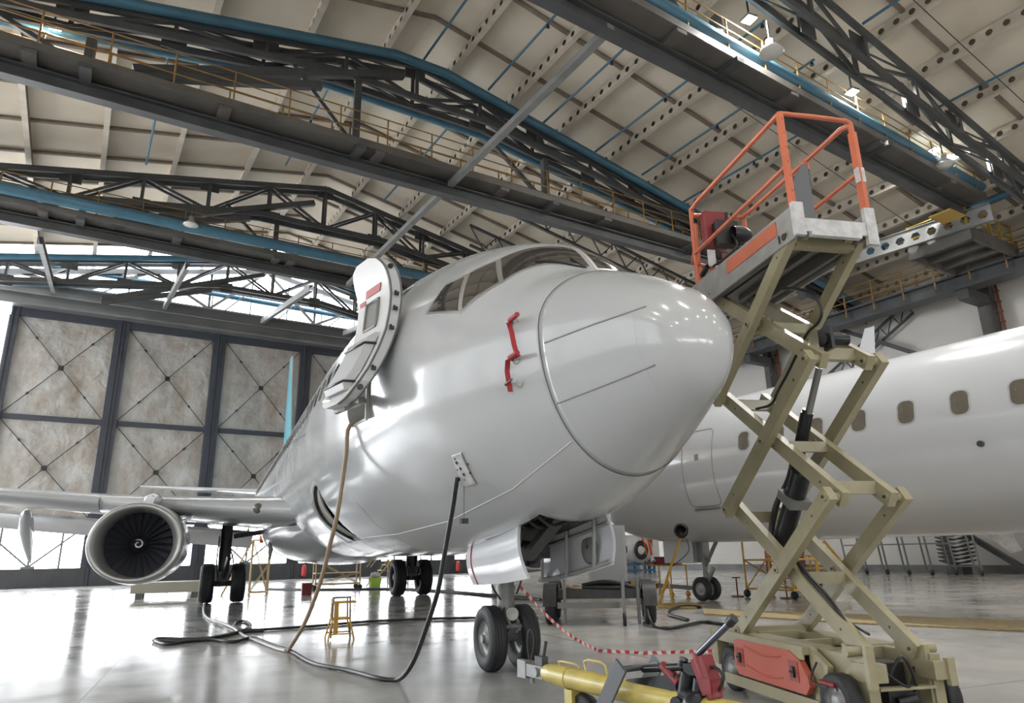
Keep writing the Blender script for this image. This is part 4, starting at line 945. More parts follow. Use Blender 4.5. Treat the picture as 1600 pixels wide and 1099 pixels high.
# scissor arms
AH, AW = .125, .07
def arm(s0, k0, s1, k1, w_, lab=None):
    p = Lf(s0*SL_, w_, H0+k0*HH); q = Lf(s1*SL_, w_, H0+k1*HH); d = norm(q-p); t = norm(np.cross(LE_, d)); m = MB()
    m.box((p+q)/2, AW, np.linalg.norm(q-p)+.09, AH, LE_, d, t)
    for f in (0, .5, 1):
        c = p+(q-p)*f; m.tube(c-LE_*(AW/2+.012), c+LE_*(AW/2+.012), .035 if f != .5 else .028, n=14)
    o = m.build('scissor_arm', BEIGE, LIFT)
    m = MB()
    for f in (.0, .5, 1): c = p+(q-p)*f; m.tube(c-LE_*(AW/2+.02), c-LE_*(AW/2+.012), .014, n=6)
    for f in (.12, .88): c = p+(q-p)*f; m.tube(c-LE_*(AW/2+.001), c-LE_*(AW/2-.003), .012, n=6)
    m.build('pin_bolt', GEARD, o)
for k in range(3):
    for w_ in (.0, .65): arm(1, k, 0, k+1, w_)
    for w_ in (.115, .535): arm(0, k, 1, k+1, w_)
for k in range(4):
    for s in (0, 1):
        for w0, w1 in ((-.045, .15), (.5, .695)):
            p = Lf(s*SL_, w0, H0+k*HH); q = Lf(s*SL_, w1, H0+k*HH); MB().tube(p, q, .036, n=16).build('pivot_pin', BEIGE, LIFT)
        ds = .12 if s == 0 else -.12
        if 0 < k < 3:
            for dk in ((1,) if s == 0 else (-1,)):
                c = Lf(s*SL_+ds, .325, H0+k*HH+dk*.0+(.08 if s == 0 else -.08)*1); m = MB(); m.box(c, .08, .36, .10, LD, LE_, ZZ); m.build('cross_member', BEIGE, LIFT)
        elif k == 3 and s == 0: MB().box(Lf(.05, .325, H0+k*HH-.03), .1, .56, .12, LD, LE_, ZZ).build('cross_member', BEIGE, LIFT)
        elif k == 0 and s == 1: MB().box(Lf(SL_-.05, .325, H0+.0), .08, .58, .07, LD, LE_, ZZ).build('cross_member', BEIGE, LIFT)
for k in range(3): MB().box(Lf(SL_*.42, .325, H0+(k+.44)*HH), .06, .36, .09, LD, LE_, ZZ).build('cross_member', BEIGE, LIFT)
# lift cylinders
def lp3(px, py, w_=.325): return onpl(px, py, LE_, LE_@LO+w_)
m = MB(); a, b = lp3(1280, 575), lp3(1262, 652); m.tube(a, b, .03, n=16); rodo = m.build('cylinder_rod', mat('rod_grey', (.25, .25, .25), .3, .6), LIFT)
m = MB(); a, b, c = lp3(1261, 645), lp3(1238, 760), lp3(1219, 850); m.tube(a, b, .055, n=20); m.tube(a+norm(a-b)*.03, a, .045, n=16); m.build('hydraulic_cylinder', BLKMET, LIFT)
m = MB(); a, b = lp3(1253, 738, .26), lp3(1222, 848, .26); m.tube(a, b, .085, n=24); c2 = m.build('hydraulic_cylinder', BLKMET, LIFT)
m = MB(); cc = a+(b-a)*.38; d_ = norm(b-a); m.box(cc, .22, .2, .08, np.cross(d_, LE_), LE_, d_); m.build('clamp', GEARG, c2)
m = MB()
for k in range(5): m.path([lp3(1240, 700, .3+.02*k), lp3(1232, 745, .3+.02*k), lp3(1215-k, 790, .3+.02*k), lp3(1208-k, 835, .3+.02*k), lp3(1222, 850, .3+.02*k)], .018, n=7)
m.build('cable_bundle', BLACK, LIFT)
m = MB(); a = lp3(1286, 530, .2); m.tube(a, a+LE_*.22, .05, n=16); m.box(a+LE_*.03+[0, 0, 0], .16, .03, .2, LD, LE_, ZZ); m.build('cylinder_head_pin', BLKMET, LIFT)
for off in (0, .03, .055):
    m = MB(); m.path([lp3(*q, .2+off) for q in ((1216, 452), (1245, 452), (1272, 462), (1284, 485), (1278, 505), (1262, 520), (1247, 550), (1230, 585), (1215, 612), (1205, 632), (1182, 639))], .013, n=7); m.build('hose', BLACK, LIFT)
for off in (0, .04): MB().path([lp3(*q, .12+off) for q in ((1248, 880), (1262, 900), (1285, 925), (1308, 955), (1322, 975), (1335, 990))], .022, n=7).build('hose', BLACK, LIFT)
MB().path([lp3(*q, .16) for q in ((1320, 968), (1335, 978), (1358, 992))], .01, n=6).build('hose', BLACK, LIFT)
# platform
PZ = 3.80
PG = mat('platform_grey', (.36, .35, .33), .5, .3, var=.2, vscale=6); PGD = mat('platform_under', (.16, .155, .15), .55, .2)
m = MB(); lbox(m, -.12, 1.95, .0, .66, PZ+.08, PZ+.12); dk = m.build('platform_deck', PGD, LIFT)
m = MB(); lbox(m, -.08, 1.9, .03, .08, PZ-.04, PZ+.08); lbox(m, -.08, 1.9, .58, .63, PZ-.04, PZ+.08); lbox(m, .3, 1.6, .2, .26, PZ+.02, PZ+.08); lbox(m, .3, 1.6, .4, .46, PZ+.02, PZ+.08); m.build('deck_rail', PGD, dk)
m = MB(); lbox(m, -.12, 1.95, -.045, -.02, PZ-.07, PZ+.22); s1_ = m.build('side_panel', PG, LIFT)
m = MB(); lbox(m, .12, 1.0, -.052, -.045, PZ+.06, PZ+.19); m.build('orange_stripe', ORANGE, s1_)
m = MB(); m.tube(Lf(.03, -.05, PZ+.0), Lf(.03, -.055, PZ+.0), .03, n=16); lbox(m, .09, .11, -.052, -.045, PZ-.03, PZ+.04); m.tube(Lf(1.4, -.05, PZ+.0), Lf(1.4, -.052, PZ+.0), .01, n=8); m.build('stencil_mark', BLACK, s1_)
m = MB(); lbox(m, -.12, 1.95, .68, .705, PZ-.07, PZ+.22); m.build('side_panel', PG, LIFT)
m = MB(); lbox(m, -.15, -.12, .03, .62, PZ-.02, PZ+.1); lbox(m, -.17, -.12, .08, .55, PZ-.06, PZ-.02); lbox(m, -.16, -.12, -.06, .04, PZ-.06, PZ+.24); lbox(m, -.16, -.12, .62, .72, PZ-.1, PZ+.24); m.build('end_plate', WHITEP, LIFT)
m = MB(); m.prism([Lf(-.02, .10, PZ+.12), Lf(-.02, .25, PZ+.12), Lf(-.02, .25, PZ+.72), Lf(-.02, .2, PZ+.70), Lf(-.02, .10, PZ+.55)], LD*.02); m.build('gate_panel', mat('gate_grey', (.14, .15, .16), .4, .3), LIFT)
RT = 4.92
def rail(pts, name='guard_rail', r=.021, m_=ORANGE): return MB().path(pts, r, n=8, sub=1).build(name, m_, LIFT)
m = MB(); m.beam(Lf(-.12, -.03, PZ+.22), Lf(-.12, -.03, RT), .05, .04); o = m.build('rail_post', ORANGE, LIFT)
m = MB()
for k in range(6): m.tube(Lf(-.146, -.03, PZ+.35+.14*k), Lf(-.143, -.03, PZ+.35+.14*k), .007, n=6)
m.build('pin_hole', BLACK, o)
m = MB(); m.beam(Lf(-.12, .67, PZ+.22), Lf(-.12, .67, RT-.12), .06, .045); m.path([Lf(-.12, .67, RT-.14), Lf(-.12, .665, RT-.03), Lf(-.12, .62, RT)], .024, n=8); m.build('rail_post', ORANGE, LIFT)
m = MB(); lbox(m, -.15, -.1, .64, .705, PZ+.5, PZ+.64); m.build('rail_decal', WHITEP, LIFT)
rail([Lf(-.12, -.03, RT), Lf(-.12, .3, RT+.005), Lf(-.12, .62, RT)])
rail([Lf(-.12, -.03, RT), Lf(1.5, -.03, RT), Lf(1.65, -.02, RT-.01), Lf(1.72, .0, RT-.09)], r=.024)
rail([Lf(-.12, .67, RT-.04), Lf(.0, .67, RT), Lf(1.55, .67, RT), Lf(1.72, .64, RT-.02), Lf(1.76, .5, RT-.02), Lf(1.76, .15, RT-.02), Lf(1.72, 0, RT-.05)], r=.024)
rail([Lf(-.1, -.03, RT-.52), Lf(1.66, -.03, RT-.55)]); rail([Lf(-.1, .67, RT-.52), Lf(1.66, .67, RT-.55)])
rail([Lf(1.66, -.03, RT), Lf(1.66, -.03, PZ+.2)]); rail([Lf(1.74, .67, RT), Lf(1.74, .67, PZ+.2)]); rail([Lf(1.82, .1, RT-.1), Lf(1.82, .1, PZ+.1)], r=.018)
rail([Lf(1.66, -.03, PZ+.62), Lf(1.8, .0, PZ+.52), Lf(1.84, .3, PZ+.5), Lf(1.8, .67, PZ+.55)])
rail([Lf(1.6, .1, PZ+.35), Lf(1.6, .6, PZ+.3)], r=.018)
m = MB(); m.tube(Lf(.55, .67, RT+.02), Lf(.55, .67, RT-.1), .03, n=10); m.build('gate_latch', ORANGE, LIFT); m = MB(); m.tube(Lf(.55, .67, RT-.1), Lf(.55, .67, RT-.27), .022, n=10); m.build('latch_grip', BLACK, LIFT)
t = MB(); lbox(t, 1.5, 1.62, .05, .32, PZ+.62, PZ+1.02); cb = t.build('control_box', REDP, LIFT)
m = MB(); lbox(m, 1.38, 1.5, .12, .36, PZ+.58, PZ+.86); m.lathe([(.09, 0), (.1, .1), (.06, .2)], Lf(1.35, .26, PZ+.68), LE_, 14); m.tube(Lf(1.4, .25, PZ+.86), Lf(1.4, .25, PZ+.96), .02); m.tube(Lf(1.44, .33, PZ+.86), Lf(1.44, .33, PZ+.98), .015)
m.path([Lf(1.35, .26, PZ+.68), Lf(1.25, .24, PZ+.5), Lf(1.35, .15, PZ+.4), Lf(1.5, .08, PZ+.36)], .012); m.build('control_panel', BLACK, cb)
m = MB(); P = []
for k in range(90): an = k*.9; P.append(Lf(1.5+.14*k/90, .02+.025*math.cos(an), PZ+.36+.025*math.sin(an)-.05*k/90))
m.path(P, .006, n=5, sub=1); m.build('coiled_cable', BLACK, cb)
m = MB(); lbox(m, 1.49, 1.5, .03, .12, PZ+.36, PZ+.55); m.build('instruction_plate', WHITEP, cb)
m = MB(); lbox(m, 1.48, 1.5, .2, .42, PZ+.22, PZ+.52); m.build('document_box', mat('dull_red', (.28, .09, .08), .5), cb)
# ================================================================ TOW BAR
def TZ(px, py, z): return G(px, py, z)
T0 = TZ(852, 1051, .36); T1 = TZ(1010, 1087, .36); td = norm(T1-T0); T2 = T0+td*3.4; TS = np.cross(td, ZZ)
TOW = thing('tow_bar', 'pale yellow aircraft tow bar lying in the foreground, hitched to the nose wheels', 'tow bar', (T0+td*1.5)*[1, 1, 0])
tvp = vplane(T0, T1)
m = MB(); R1 = .072
m.tube(T0+td*.12, T2, R1, n=28); m.tube(T0+td*.02, T0+td*.12, .06, R1, n=28); m.tube(T0+td*.3, T0+td*.33, R1+.006, n=28); m.build('tube', YELPALE, TOW)
for f, hgt in ((.52, .075), (.2, .03)):
    p = T0+td*f+ZZ*R1; m = MB(); m.path([p, p+ZZ*hgt*.8-td*.02, p+ZZ*hgt+td*.03, p+ZZ*hgt+td*.17, p+ZZ*hgt*.8+td*.22, p+td*.24], .0085, n=8, sub=1); m.build('carry_handle', YELPALE, TOW)
m = MB(); h0 = T0-td*.0
m.box(h0-td*.12, .3, .1, .09, td, TS, ZZ); m.box(h0-td*.26+TS*.03, .12, .05, .13, td, TS, ZZ); m.box(h0-td*.2-TS*.05, .2, .03, .1, td, TS, ZZ); m.tube(h0-td*.05-TS*.07, h0-td*.05+TS*.07, .035, n=10); m.tube(h0-td*.18+ZZ*.04, h0-td*.18-ZZ*.1, .02, n=8)
hd = m.build('hitch_head', GEARG, TOW)
m = MB(); m.tube(h0-td*.04+ZZ*.05, h0+td*.02+ZZ*.22, .014, n=8); m.box(h0-td*.05+ZZ*.07, .1, .06, .08, td, TS, ZZ); m.path([h0-td*.22+ZZ*.05, h0-td*.25+ZZ*.2, h0-td*.2+ZZ*.3, h0-td*.15+ZZ*.2, h0-td*.2+ZZ*.06], .004, n=5); m.build('locking_lever', GEARD, hd)
m = MB(); f_ = T0+td*.35; m.box(f_*[1, 1, 0]+ZZ*.21, .09, .09, .16, td, TS, ZZ); m.build('support_foot', YELPALE, TOW); m = MB(); m.box(f_*[1, 1, 0]+ZZ*.065, .13, .11, .13, td, TS, ZZ); m.build('rubber_pad', BLACK, TOW)
# lifting jack on the bar
J = T0+td*1.62; m = MB()
for s in (-.16, .16):
    a = tvp(1000, 1036)+TS*s; b = tvp(966, 1112)+TS*s; d_ = norm(b-a); m.box((a+b)/2, .11, .018, np.linalg.norm(b-a), np.cross(TS, d_), TS, d_)
a = tvp(1000, 1043); m.tube(a-TS*.17, a+TS*.17, .02, n=10)
jf = m.build('jack_frame', mat('jack_steel', (.10, .105, .11), .4, .5), TOW)
m = MB(); a, b = tvp(1005, 1046), tvp(1092, 1041); m.tube(a, b, .022, n=12); a, b = tvp(985, 1073), tvp(1060, 1066); m.beam(a-ZZ*.0, b, .06, .09); m.box(tvp(1085, 1046), .11, .08, .06, td, TS, ZZ); m.tube(tvp(1076, 1050), tvp(1068, 1105), .05, n=14); m.tube(tvp(1095, 1060), tvp(1092, 1090), .045, n=14)
m.tube(tvp(1068, 1030), tvp(1066, 1040), .03); m.tube(tvp(1075, 1100), tvp(1075, 1100)+TS*.1, .05); m.build('jack_linkage', BLKMET, jf)
m = MB(); p = tvp(1105, 1055); d_ = norm(tvp(1118, 1075)-tvp(1100, 1025)); m.box(p, .10, .09, .2, np.cross(TS, d_), TS, d_); m.tube(p-d_*.1, p+d_*.13, .05, .045, n=14); m.tube(tvp(1092, 1034), tvp(1086, 1022), .03, .022, n=12); m.box(tvp(1112, 1070), .08, .11, .07, td, TS, ZZ); m.build('hand_pump', REDP, jf); MB().tube(tvp(1035, 1040), tvp(1062, 1068), .03, .034, n=14).build('red_cylinder', REDP, jf)
m = MB(); m.tube(tvp(1091, 1022), tvp(1146, 968), .019, n=12); m.build('pump_lever', mat('lever_steel', (.12, .13, .16), .25, .7), jf); m = MB(); a, b = tvp(1139, 975), tvp(1147, 966); m.tube(a, b, .028, n=12); m.build('lever_grip', BLACK, jf)
for pts_ in (((1070, 1040), (1095, 1042), (1120, 1045), (1130, 1060), (1122, 1080), (1108, 1078), (1095, 1060), (1075, 1048)), ((1062, 1038), (1080, 1046), (1100, 1062), (1115, 1078)), ((1070, 1046), (1058, 1060), (1062, 1080), (1070, 1095))):
    MB().path([tvp(*q) for q in pts_], .010, n=7).build('hydraulic_hose', BLACK, jf)
m = MB(); p = tvp(1085, 1104); m.lathe([(.001, .0), (R1+.03, 0), (R1+.03, .16), (.001, .16)], p-td*.05-ZZ*.0, td, 20); m.build('bar_collar', BLKMET, TOW)
m = MB(); w_ = tvp(915, 1140); m.lathe([(.05, -.04), (.13, -.045), (.15, 0), (.13, .045), (.05, .04)], G(915, 1118, .13), TS, 28); m.build('transport_wheel', RUBBER, TOW)
# ================================================================ REAR AIRCRAFT (nose to the hangar doors)
RP = thing('parked_airliner', 'second white airliner parked behind, seen side-on with a row of cabin windows', 'airplane', H(10.4, 0, 0))
RA, RW_, RZ, RT_, RB_ = 10.42, 1.52, 3.18, 1.80, 1.76
RK = [(0, 0), (.03, .1), (.1, .2), (.25, .34), (.5, .48), (1, .66), (1.6, .79), (2.4, .90), (3.4, .97), (4.6, 1.0), (30, 1.0)]
NB = 13.9
def rs(y):
    u = math.sqrt(max(y, 0)); xs = [math.sqrt(a) for a, _ in RK]; f = float(np.interp(u, xs, [b for _, b in RK])); dz = -.42*max(0, 1-y/4.6)**1.7; return f, dz
def rsurf(y, th, off=0):
    f, dz = rs(y); s = math.sin(th); return H(RA+(RW_*f+off)*math.cos(th), NB-y, RZ+dz+((RT_ if s > 0 else RB_)*f+off)*s)
ysr = [(.01+(math.sqrt(6)-.01)*k/36)**2 for k in range(37)]+[6+1.0*k for k in range(1, 20)]
m = MB(); vs = [rsurf(y, 2*math.pi*k/72) for y in ysr for k in range(72)]
m.add(vs, [(i*72+k, i*72+(k+1) % 72, (i+1)*72+(k+1) % 72, (i+1)*72+k) for i in range(len(ysr)-1) for k in range(72)]+[tuple(range(72))[::-1], tuple((len(ysr)-1)*72+k for k in range(72))], True)
rfu = m.build('fuselage', WHITE2, RP)
def rth(y, z): f, dz = rs(y); s = (z-RZ-dz)/((RT_ if z > RZ+dz else RB_)*f); return math.pi-math.asin(max(-1, min(1, s)))
def rhitz(px, py):
    d = ray(px, py); t = 5
    while t < 40:
        P = CP+d*t; a, b = P@HA, P@HB; y = NB-b
        if y > 0:
            f, dz = rs(y); dzz = P[2]-RZ-dz
            if math.hypot((a-RA)/(RW_*f), dzz/((RT_ if dzz > 0 else RB_)*f)) < 1: return y, P[2]
        t += .01
WPX = [(1162, 689), (1237, 676), (1312, 662), (1380, 651), (1447, 640), (1518, 626), (1594, 612)]
yz = [rhitz(*q) for q in WPX]; zc = sum(z for _, z in yz)/len(yz)
yfirst, ylast = yz[0][0], yz[-1][0]
WFR = mat('window_rim_white', (.5, .5, .5), .3); SHADE = mat('window_shade_tan', (.16, .14, .11), .15, coat=.3)
for k in range(12):
    y = yfirst+(ylast-yfirst)/6*k
    poly = rrect(y-.145, y+.145, zc-.205, zc+.205, .11, 4)
    rim = rrect(y-.175, y+.175, zc-.235, zc+.235, .13, 4)
    r_ = MB().prism([rsurf(a, rth(a, b), .004) for a, b in rim], HA*.004).build('window_rim', WFR, RP)
    MB().prism([rsurf(a, rth(a, b), .009) for a, b in poly], HA*.004).build('cabin_window', SHADE, r_)
# door outline, small window, step
m = MB(); y0, y1 = rhitz(1112, 700)[0], rhitz(1066, 700)[0]; y0, y1 = min(y0, y1), max(y0, y1); zt_ = 4.05; zb_ = 2.25
rr_ = rrect(y0, y1, zb_, zt_, .14, 6); rr_ = rr_+[rr_[0]]; P = [rsurf(p[0]+(q[0]-p[0])*k/10, rth(p[0]+(q[0]-p[0])*k/10, p[1]+(q[1]-p[1])*k/10), .0) for p, q in zip(rr_[:-1], rr_[1:]) for k in range(10)]; m.path(P+[P[0]], .012, n=6, sub=1); dr = m.build('entry_door', FRAME, RP); dr['label'] = 'outline of the closed passenger door'
yc = (y0+y1)/2
m = MB(); m.prism([rsurf(a, rth(a, b), .006) for a, b in rrect(yc-.07, yc+.07, 3.32, 3.47, .03)], HA*.004); m.build('door_window', GLASS, dr)
m = MB(); P = [rsurf(a, rth(a, zb_-.05), .03) for a in (y0+.1, yc, y1-.1)]; m.path(P, .025, n=6); m.build('door_step', STEELGR, dr)
m = MB(); p = rsurf(rhitz(1534, 694)[0], rth(rhitz(1534, 694)[0], rhitz(1534, 694)[1]), 0); m.tube(p-HA*.06, p, .05, n=14); m.build('static_port', STEELDK, RP)
m = MB(); y, z = rhitz(1075, 672); 
m = MB(); p = H(RA, 5.35, RZ+RT_-.03); m.prism([p, p-HB*.5, p-HB*.62+ZZ*.85, p-HB*.42+ZZ*.85], HA*.03); m.build('blade_antenna', WHITE2, RP)
# nose gear of the rear aircraft
gb = G(1107, 938); ga, gbb = gb@HA, gb@HB; ga = 10.42; gbb = 10.2
C0 = H(ga, gbb, 0)
m = MB(); m.tube(C0+ZZ*.3, C0+ZZ*1.6+HB*.0, .07, n=14); m.tube(C0+ZZ*.8, C0+ZZ*1.55-HB*.55, .05, n=10); m.tube(C0-HA*.2+ZZ*.28, C0+HA*.2+ZZ*.28, .04, n=10); m.beam(C0+ZZ*.4, C0+ZZ*.8-HB*.3, .07, .1); m.box(C0+ZZ*1.2, .25, .2, .5, HA, HB, ZZ)
rg = m.build('nose_gear_strut', GEARG, RP)
for s in (-.17, .17): wheel(tuple(C0+HA*s+ZZ*.29), .29, .17, 'nose_wheel', rg, ax=tuple(HA), hubm=HUBG)
for s in (-.3, .3): MB().hexa([C0+HA*s+HB*.1+ZZ*.92, C0+HA*(s+.02)+HB*.1+ZZ*.92, C0+HA*(s+.02)+HB*1.15+ZZ*.92, C0+HA*s+HB*1.15+ZZ*.92, C0+HA*s+HB*.1+ZZ*1.5, C0+HA*(s+.02)+HB*.1+ZZ*1.5, C0+HA*(s+.02)+HB*1.15+ZZ*1.6, C0+HA*s+HB*1.15+ZZ*1.6]).build('gear_door', WHITE2, RP)
m = MB(); m.lathe([(.68, .9), (.70, .3), (.76, .06), (.82, 0), (.88, .06), (.95, .5), (1.0, 1.3), (.9, 2.6)], H(6.35, .35, 1.62), -HB, 40); ro = m.build('engine', WHITE2, RP)
m = MB(); m.hexa([H(8, -2, 2.0), H(12.8, -2, 2.0), H(12.8, -5.5, 2.0), H(8, -5.5, 2.0), H(4, -3.6, 2.35), H(17, -3.6, 2.35), H(17, -5.8, 2.35), H(4, -5.8, 2.35)]); m.build('wing', WHITE2, RP)
m = MB(); q = rhitz(1440, 800); m.prism([H(9.9, 3.1, 1.42), H(9.9, 2.7, 1.42), H(9.9, 2.6, 1.15), H(9.9, 2.75, 1.1)], HA*.03); m.build('drain_mast', WHITEP, RP)
for q0, q1 in (((1385, 608), (1398, 553)),):
    pass
# ================================================================ CABLES AND HOSES ON THE FLOOR
def cable(name, lab, cat, pts, r, m_, n=9): o = MB().path(pts, r, n=n).build(name, m_); return tag(o, lab, cat)
PW = hit(719, 748, .03); TD = G(618, 1063, .02); vq = vplane(PW, TD)
cable('power_cable', 'thick black cable dropping from the nose power panel and running left over the floor', 'cable',
 [PW, PW+[-.015, -.01, 0]]+[vq(*q) for q in ((708, 790), (700, 835), (693, 875), (684, 925), (668, 975), (650, 1025), (634, 1053))]+[TD]+[G(*q, .025) for q in ((590, 1060), (545, 1048), (490, 1037), (455, 1018), (425, 1008), (395, 997), (365, 1003), (330, 1000), (290, 1003), (262, 1007), (243, 1002), (250, 998), (300, 999), (345, 995), (375, 988))], .024, BLACK)
HD = hit(551, 664, .03); HT = G(450, 1017, .03); vh = vplane(HD, HT)
cable('air_hose', 'tan hose hanging from the open service door down to the floor', 'hose', [HD+[.3, .1, .02], HD]+[vh(*q) for q in ((541, 710), (534, 760), (526, 810), (516, 850), (505, 895), (492, 935), (473, 980))]+[HT], .026, TAN)
m = MB(); m.tube(HT+[0.02, 0, 0], HT+norm(HT-vh(473, 980))*.12, .04, n=10); cp_ = HT+np.array([-.02, 0, 0])
cable('white_hose', 'pale hose winding over the floor from the main wheel to the tan hose', 'hose', [G(*q, .025) for q in ((322, 941), (318, 948), (319, 960), (328, 968), (345, 973), (365, 982), (380, 993), (405, 1003), (430, 1013), (446, 1017))], .022, mat('pale_hose', (.5, .5, .49), .4))
cable('floor_cable', 'black cable with a loop lying across the floor behind the yellow stool', 'cable', [G(*q, .025) for q in ((240, 1001), (300, 1002), (350, 993), (378, 986), (392, 978), (382, 971), (368, 973), (366, 980), (385, 985), (430, 983), (500, 978), (570, 972), (650, 968), (730, 966), (800, 965), (840, 966))], .024, BLACK)
cable('floor_cable', 'short black cable end beside the loop on the floor', 'cable', [G(*q, .03) for q in ((372, 989), (395, 987), (412, 986))], .026, BLACK)
cable('floor_cable', 'long dark cable along the far floor beyond the main wheels', 'cable', [G(*q, .03) for q in ((415, 921), (500, 922), (620, 921), (700, 925), (760, 930), (830, 936), (845, 938))], .05, GEARD)
# ================================================================ SMALL GROUND EQUIPMENT UNDER THE FRONT AIRCRAFT
def P3(c, dx, dy, dz): return np.array(c, float)+np.array([dx, dy, dz])
c = G(530, 998); t = thing('step_stool', 'small yellow and black metal stool standing alone on the floor', 'stool', c)
m = MB()
for sx, sy in ((-1, -1), (1, -1), (1, 1), (-1, 1)): m.tube(P3(c, sx*.2, sy*.17, 0), P3(c, sx*.13, sy*.12, .3), .014, n=8)
m.box(P3(c, 0, 0, .3), .28, .26, .03); m.box(P3(c, 0, -.17, .08), .38, .02, .02); m.box(P3(c, 0, .17, .08), .38, .02, .02); m.box(P3(c, -.08, -.1, .32), .07, .03, .48)
for sx in (-1, 1): m.tube(P3(c, sx*.13, .1, .3), P3(c, sx*.12, .1, .6), .013, n=8)
m.build('legs', YEL, t)
m = MB(); m.box(P3(c, .05, 0, .545), .36, .26, .025); m.build('seat', YEL, t)
m = MB()
for sx in (-1, 1): m.tube(P3(c, sx*.15, -.1, .02), P3(c, sx*.13, -.1, .62), .012, n=8)
m.tube(P3(c, -.14, -.1, .62), P3(c, .14, -.1, .62), .012, n=8); m.build('handle_frame', GEARD, t)
def scaffold(name, c, w_, d, h, lab, m_, cat='platform', steps=0, caster=True, X=(1, 0, 0)):
    t = thing(name, lab, cat, c); X = norm(X); Y = np.cross(ZZ, X); Q = lambda x, y, z: np.array(c)+X*x+Y*y+ZZ*z
    z0 = .14 if caster else 0; m = MB()
    for sx in (-1, 1):
        for sy in (-1, 1): m.tube(Q(sx*w_/2, sy*d/2, z0), Q(sx*w_/2, sy*d/2, h), .028, n=6)
    for z in (z0+.08, h*.55, h-.02):
        for s in (-1, 1): m.tube(Q(-w_/2, s*d/2, z), Q(w_/2, s*d/2, z), .022, n=6); m.tube(Q(s*w_/2, -d/2, z), Q(s*w_/2, d/2, z), .022, n=6)
    for s in (-1, 1): m.tube(Q(-w_/2, s*d/2, z0+.08), Q(w_/2, s*d/2, h*.55), .018, n=6); m.tube(Q(w_/2, s*d/2, z0+.08), Q(-w_/2, s*d/2, h), .018, n=6)
    for k in range(steps): m.box(Q(-w_/2-.18*(steps-k), 0, h*(k+1)/(steps+1)), .2, d, .03)
    if steps:
        for s in (-1, 1): m.tube(Q(-w_/2-.18*steps-.2, s*d/2, 0), Q(-w_/2, s*d/2, h), .025, n=6); m.tube(Q(-w_/2-.18*steps-.2, s*d/2, .8), Q(-w_/2, s*d/2, h+.8), .02, n=6)
    m.build('frame', m_, t)
    m = MB(); m.box(Q(0, 0, h*.55), w_, d, .04); m.build('deck', m_, t)
    if caster:
        for sx in (-1, 1):
            for sy in (-1, 1):
                MB().lathe([(.001, -.03), (.1, -.03), (.1, .03), (.001, .03)], Q(sx*w_/2, sy*d/2, .1), tuple(Y), 16).build('caster', RUBBER, t)
    return t
cF = H(7.2, 27.5, 0)
def farp(px, py, b): # floor point on the plane b = const below this picture column
    P = OB(px, py, b); return np.array([P[0], P[1], 0.])
YPALE2 = mat('pale_ochre_paint', (.50, .38, .18), .5)
scaffold('work_platform', farp(526, 900, 25), 1.7, .8, 1.15, 'low yellow wheeled work platform under the front aircraft belly', YPALE2)
scaffold('step_ladder', farp(405, 900, 24), .6, .7, 1.9, 'ochre step ladder standing beside the main wheels on the left', YPALE2, 'ladder', steps=4, caster=False)
scaffold('access_stairs', farp(622, 885, 26), .7, .8, 1.1, 'ochre stairs behind the right main wheels', YPALE2, 'stairs', steps=4, caster=False)
c = farp(586, 905, 24.5); t = thing('bucket', 'lime green bucket with a white bag on the far floor', 'bucket', c); MB().lathe([(.2, 0), (.26, .42), (.23, .42), (.18, .04), (.001, .04)], c, ZZ, 20).build('pail', mat('lime', (.35, .55, .06), .5), t); MB().lathe([(.001, .38), (.2, .45), (.16, .6), (.001, .64)], c, ZZ, 14).build('bag', WHITEP, t)
c = farp(479, 918, 22.0); tag(MB().box(P3(c, 0, 0, .2), .32, .3, .4).build('red_box', REDP), 'small dark red box alone on the far floor', 'box')
for i, q in enumerate(((473, 896), (713, 889))):
    p = OB(*q, 40.95); p = H(p@HA, 40.75, .15); t = thing('fire_extinguisher', ['red extinguisher by the door skirt left of the yellow platform', 'red extinguisher by the door skirt right of the main wheels'][i], 'extinguisher', p)
    MB().lathe([(.001, 0), (.14, 0), (.15, .1), (.15, .55), (.06, .66), (.001, .66)], p, ZZ, 16).build('body', mat('ext_red', (.5, .05, .04), .4), t); MB().tube(p+ZZ*.64, p+ZZ*.76, .05, n=8).build('valve', BLACK, t)
c = farp(246, 915, 24.5); t = thing('engine_stand', 'low beige slab on feet standing beyond the engine', 'stand', c)
m = MB().box(P3(c, .35, 0, .36), 2.2, 1.3, .34); m.build('top', mat('stand_beige', (.42, .40, .33), .5), t)
for sx in (-1, 1):
    for sy in (-1, 1): MB().box(P3(c, .35+sx*.85, sy*.5, .095), .2, .15, .19).build('foot', STEELGR, t)
c = farp(408, 858, 24); tag(MB().lathe([(.001, -.1), (.13, -.08), (.16, 0), (.13, .1), (.001, .12)], P3(c, 0, 0, 1.92), (1, 0, 0), 14).build('orange_lamp', mat('orange_red', (.6, .12, .04), .5)), 'round orange object on top of the ladder beside the main wheels', 'lamp')
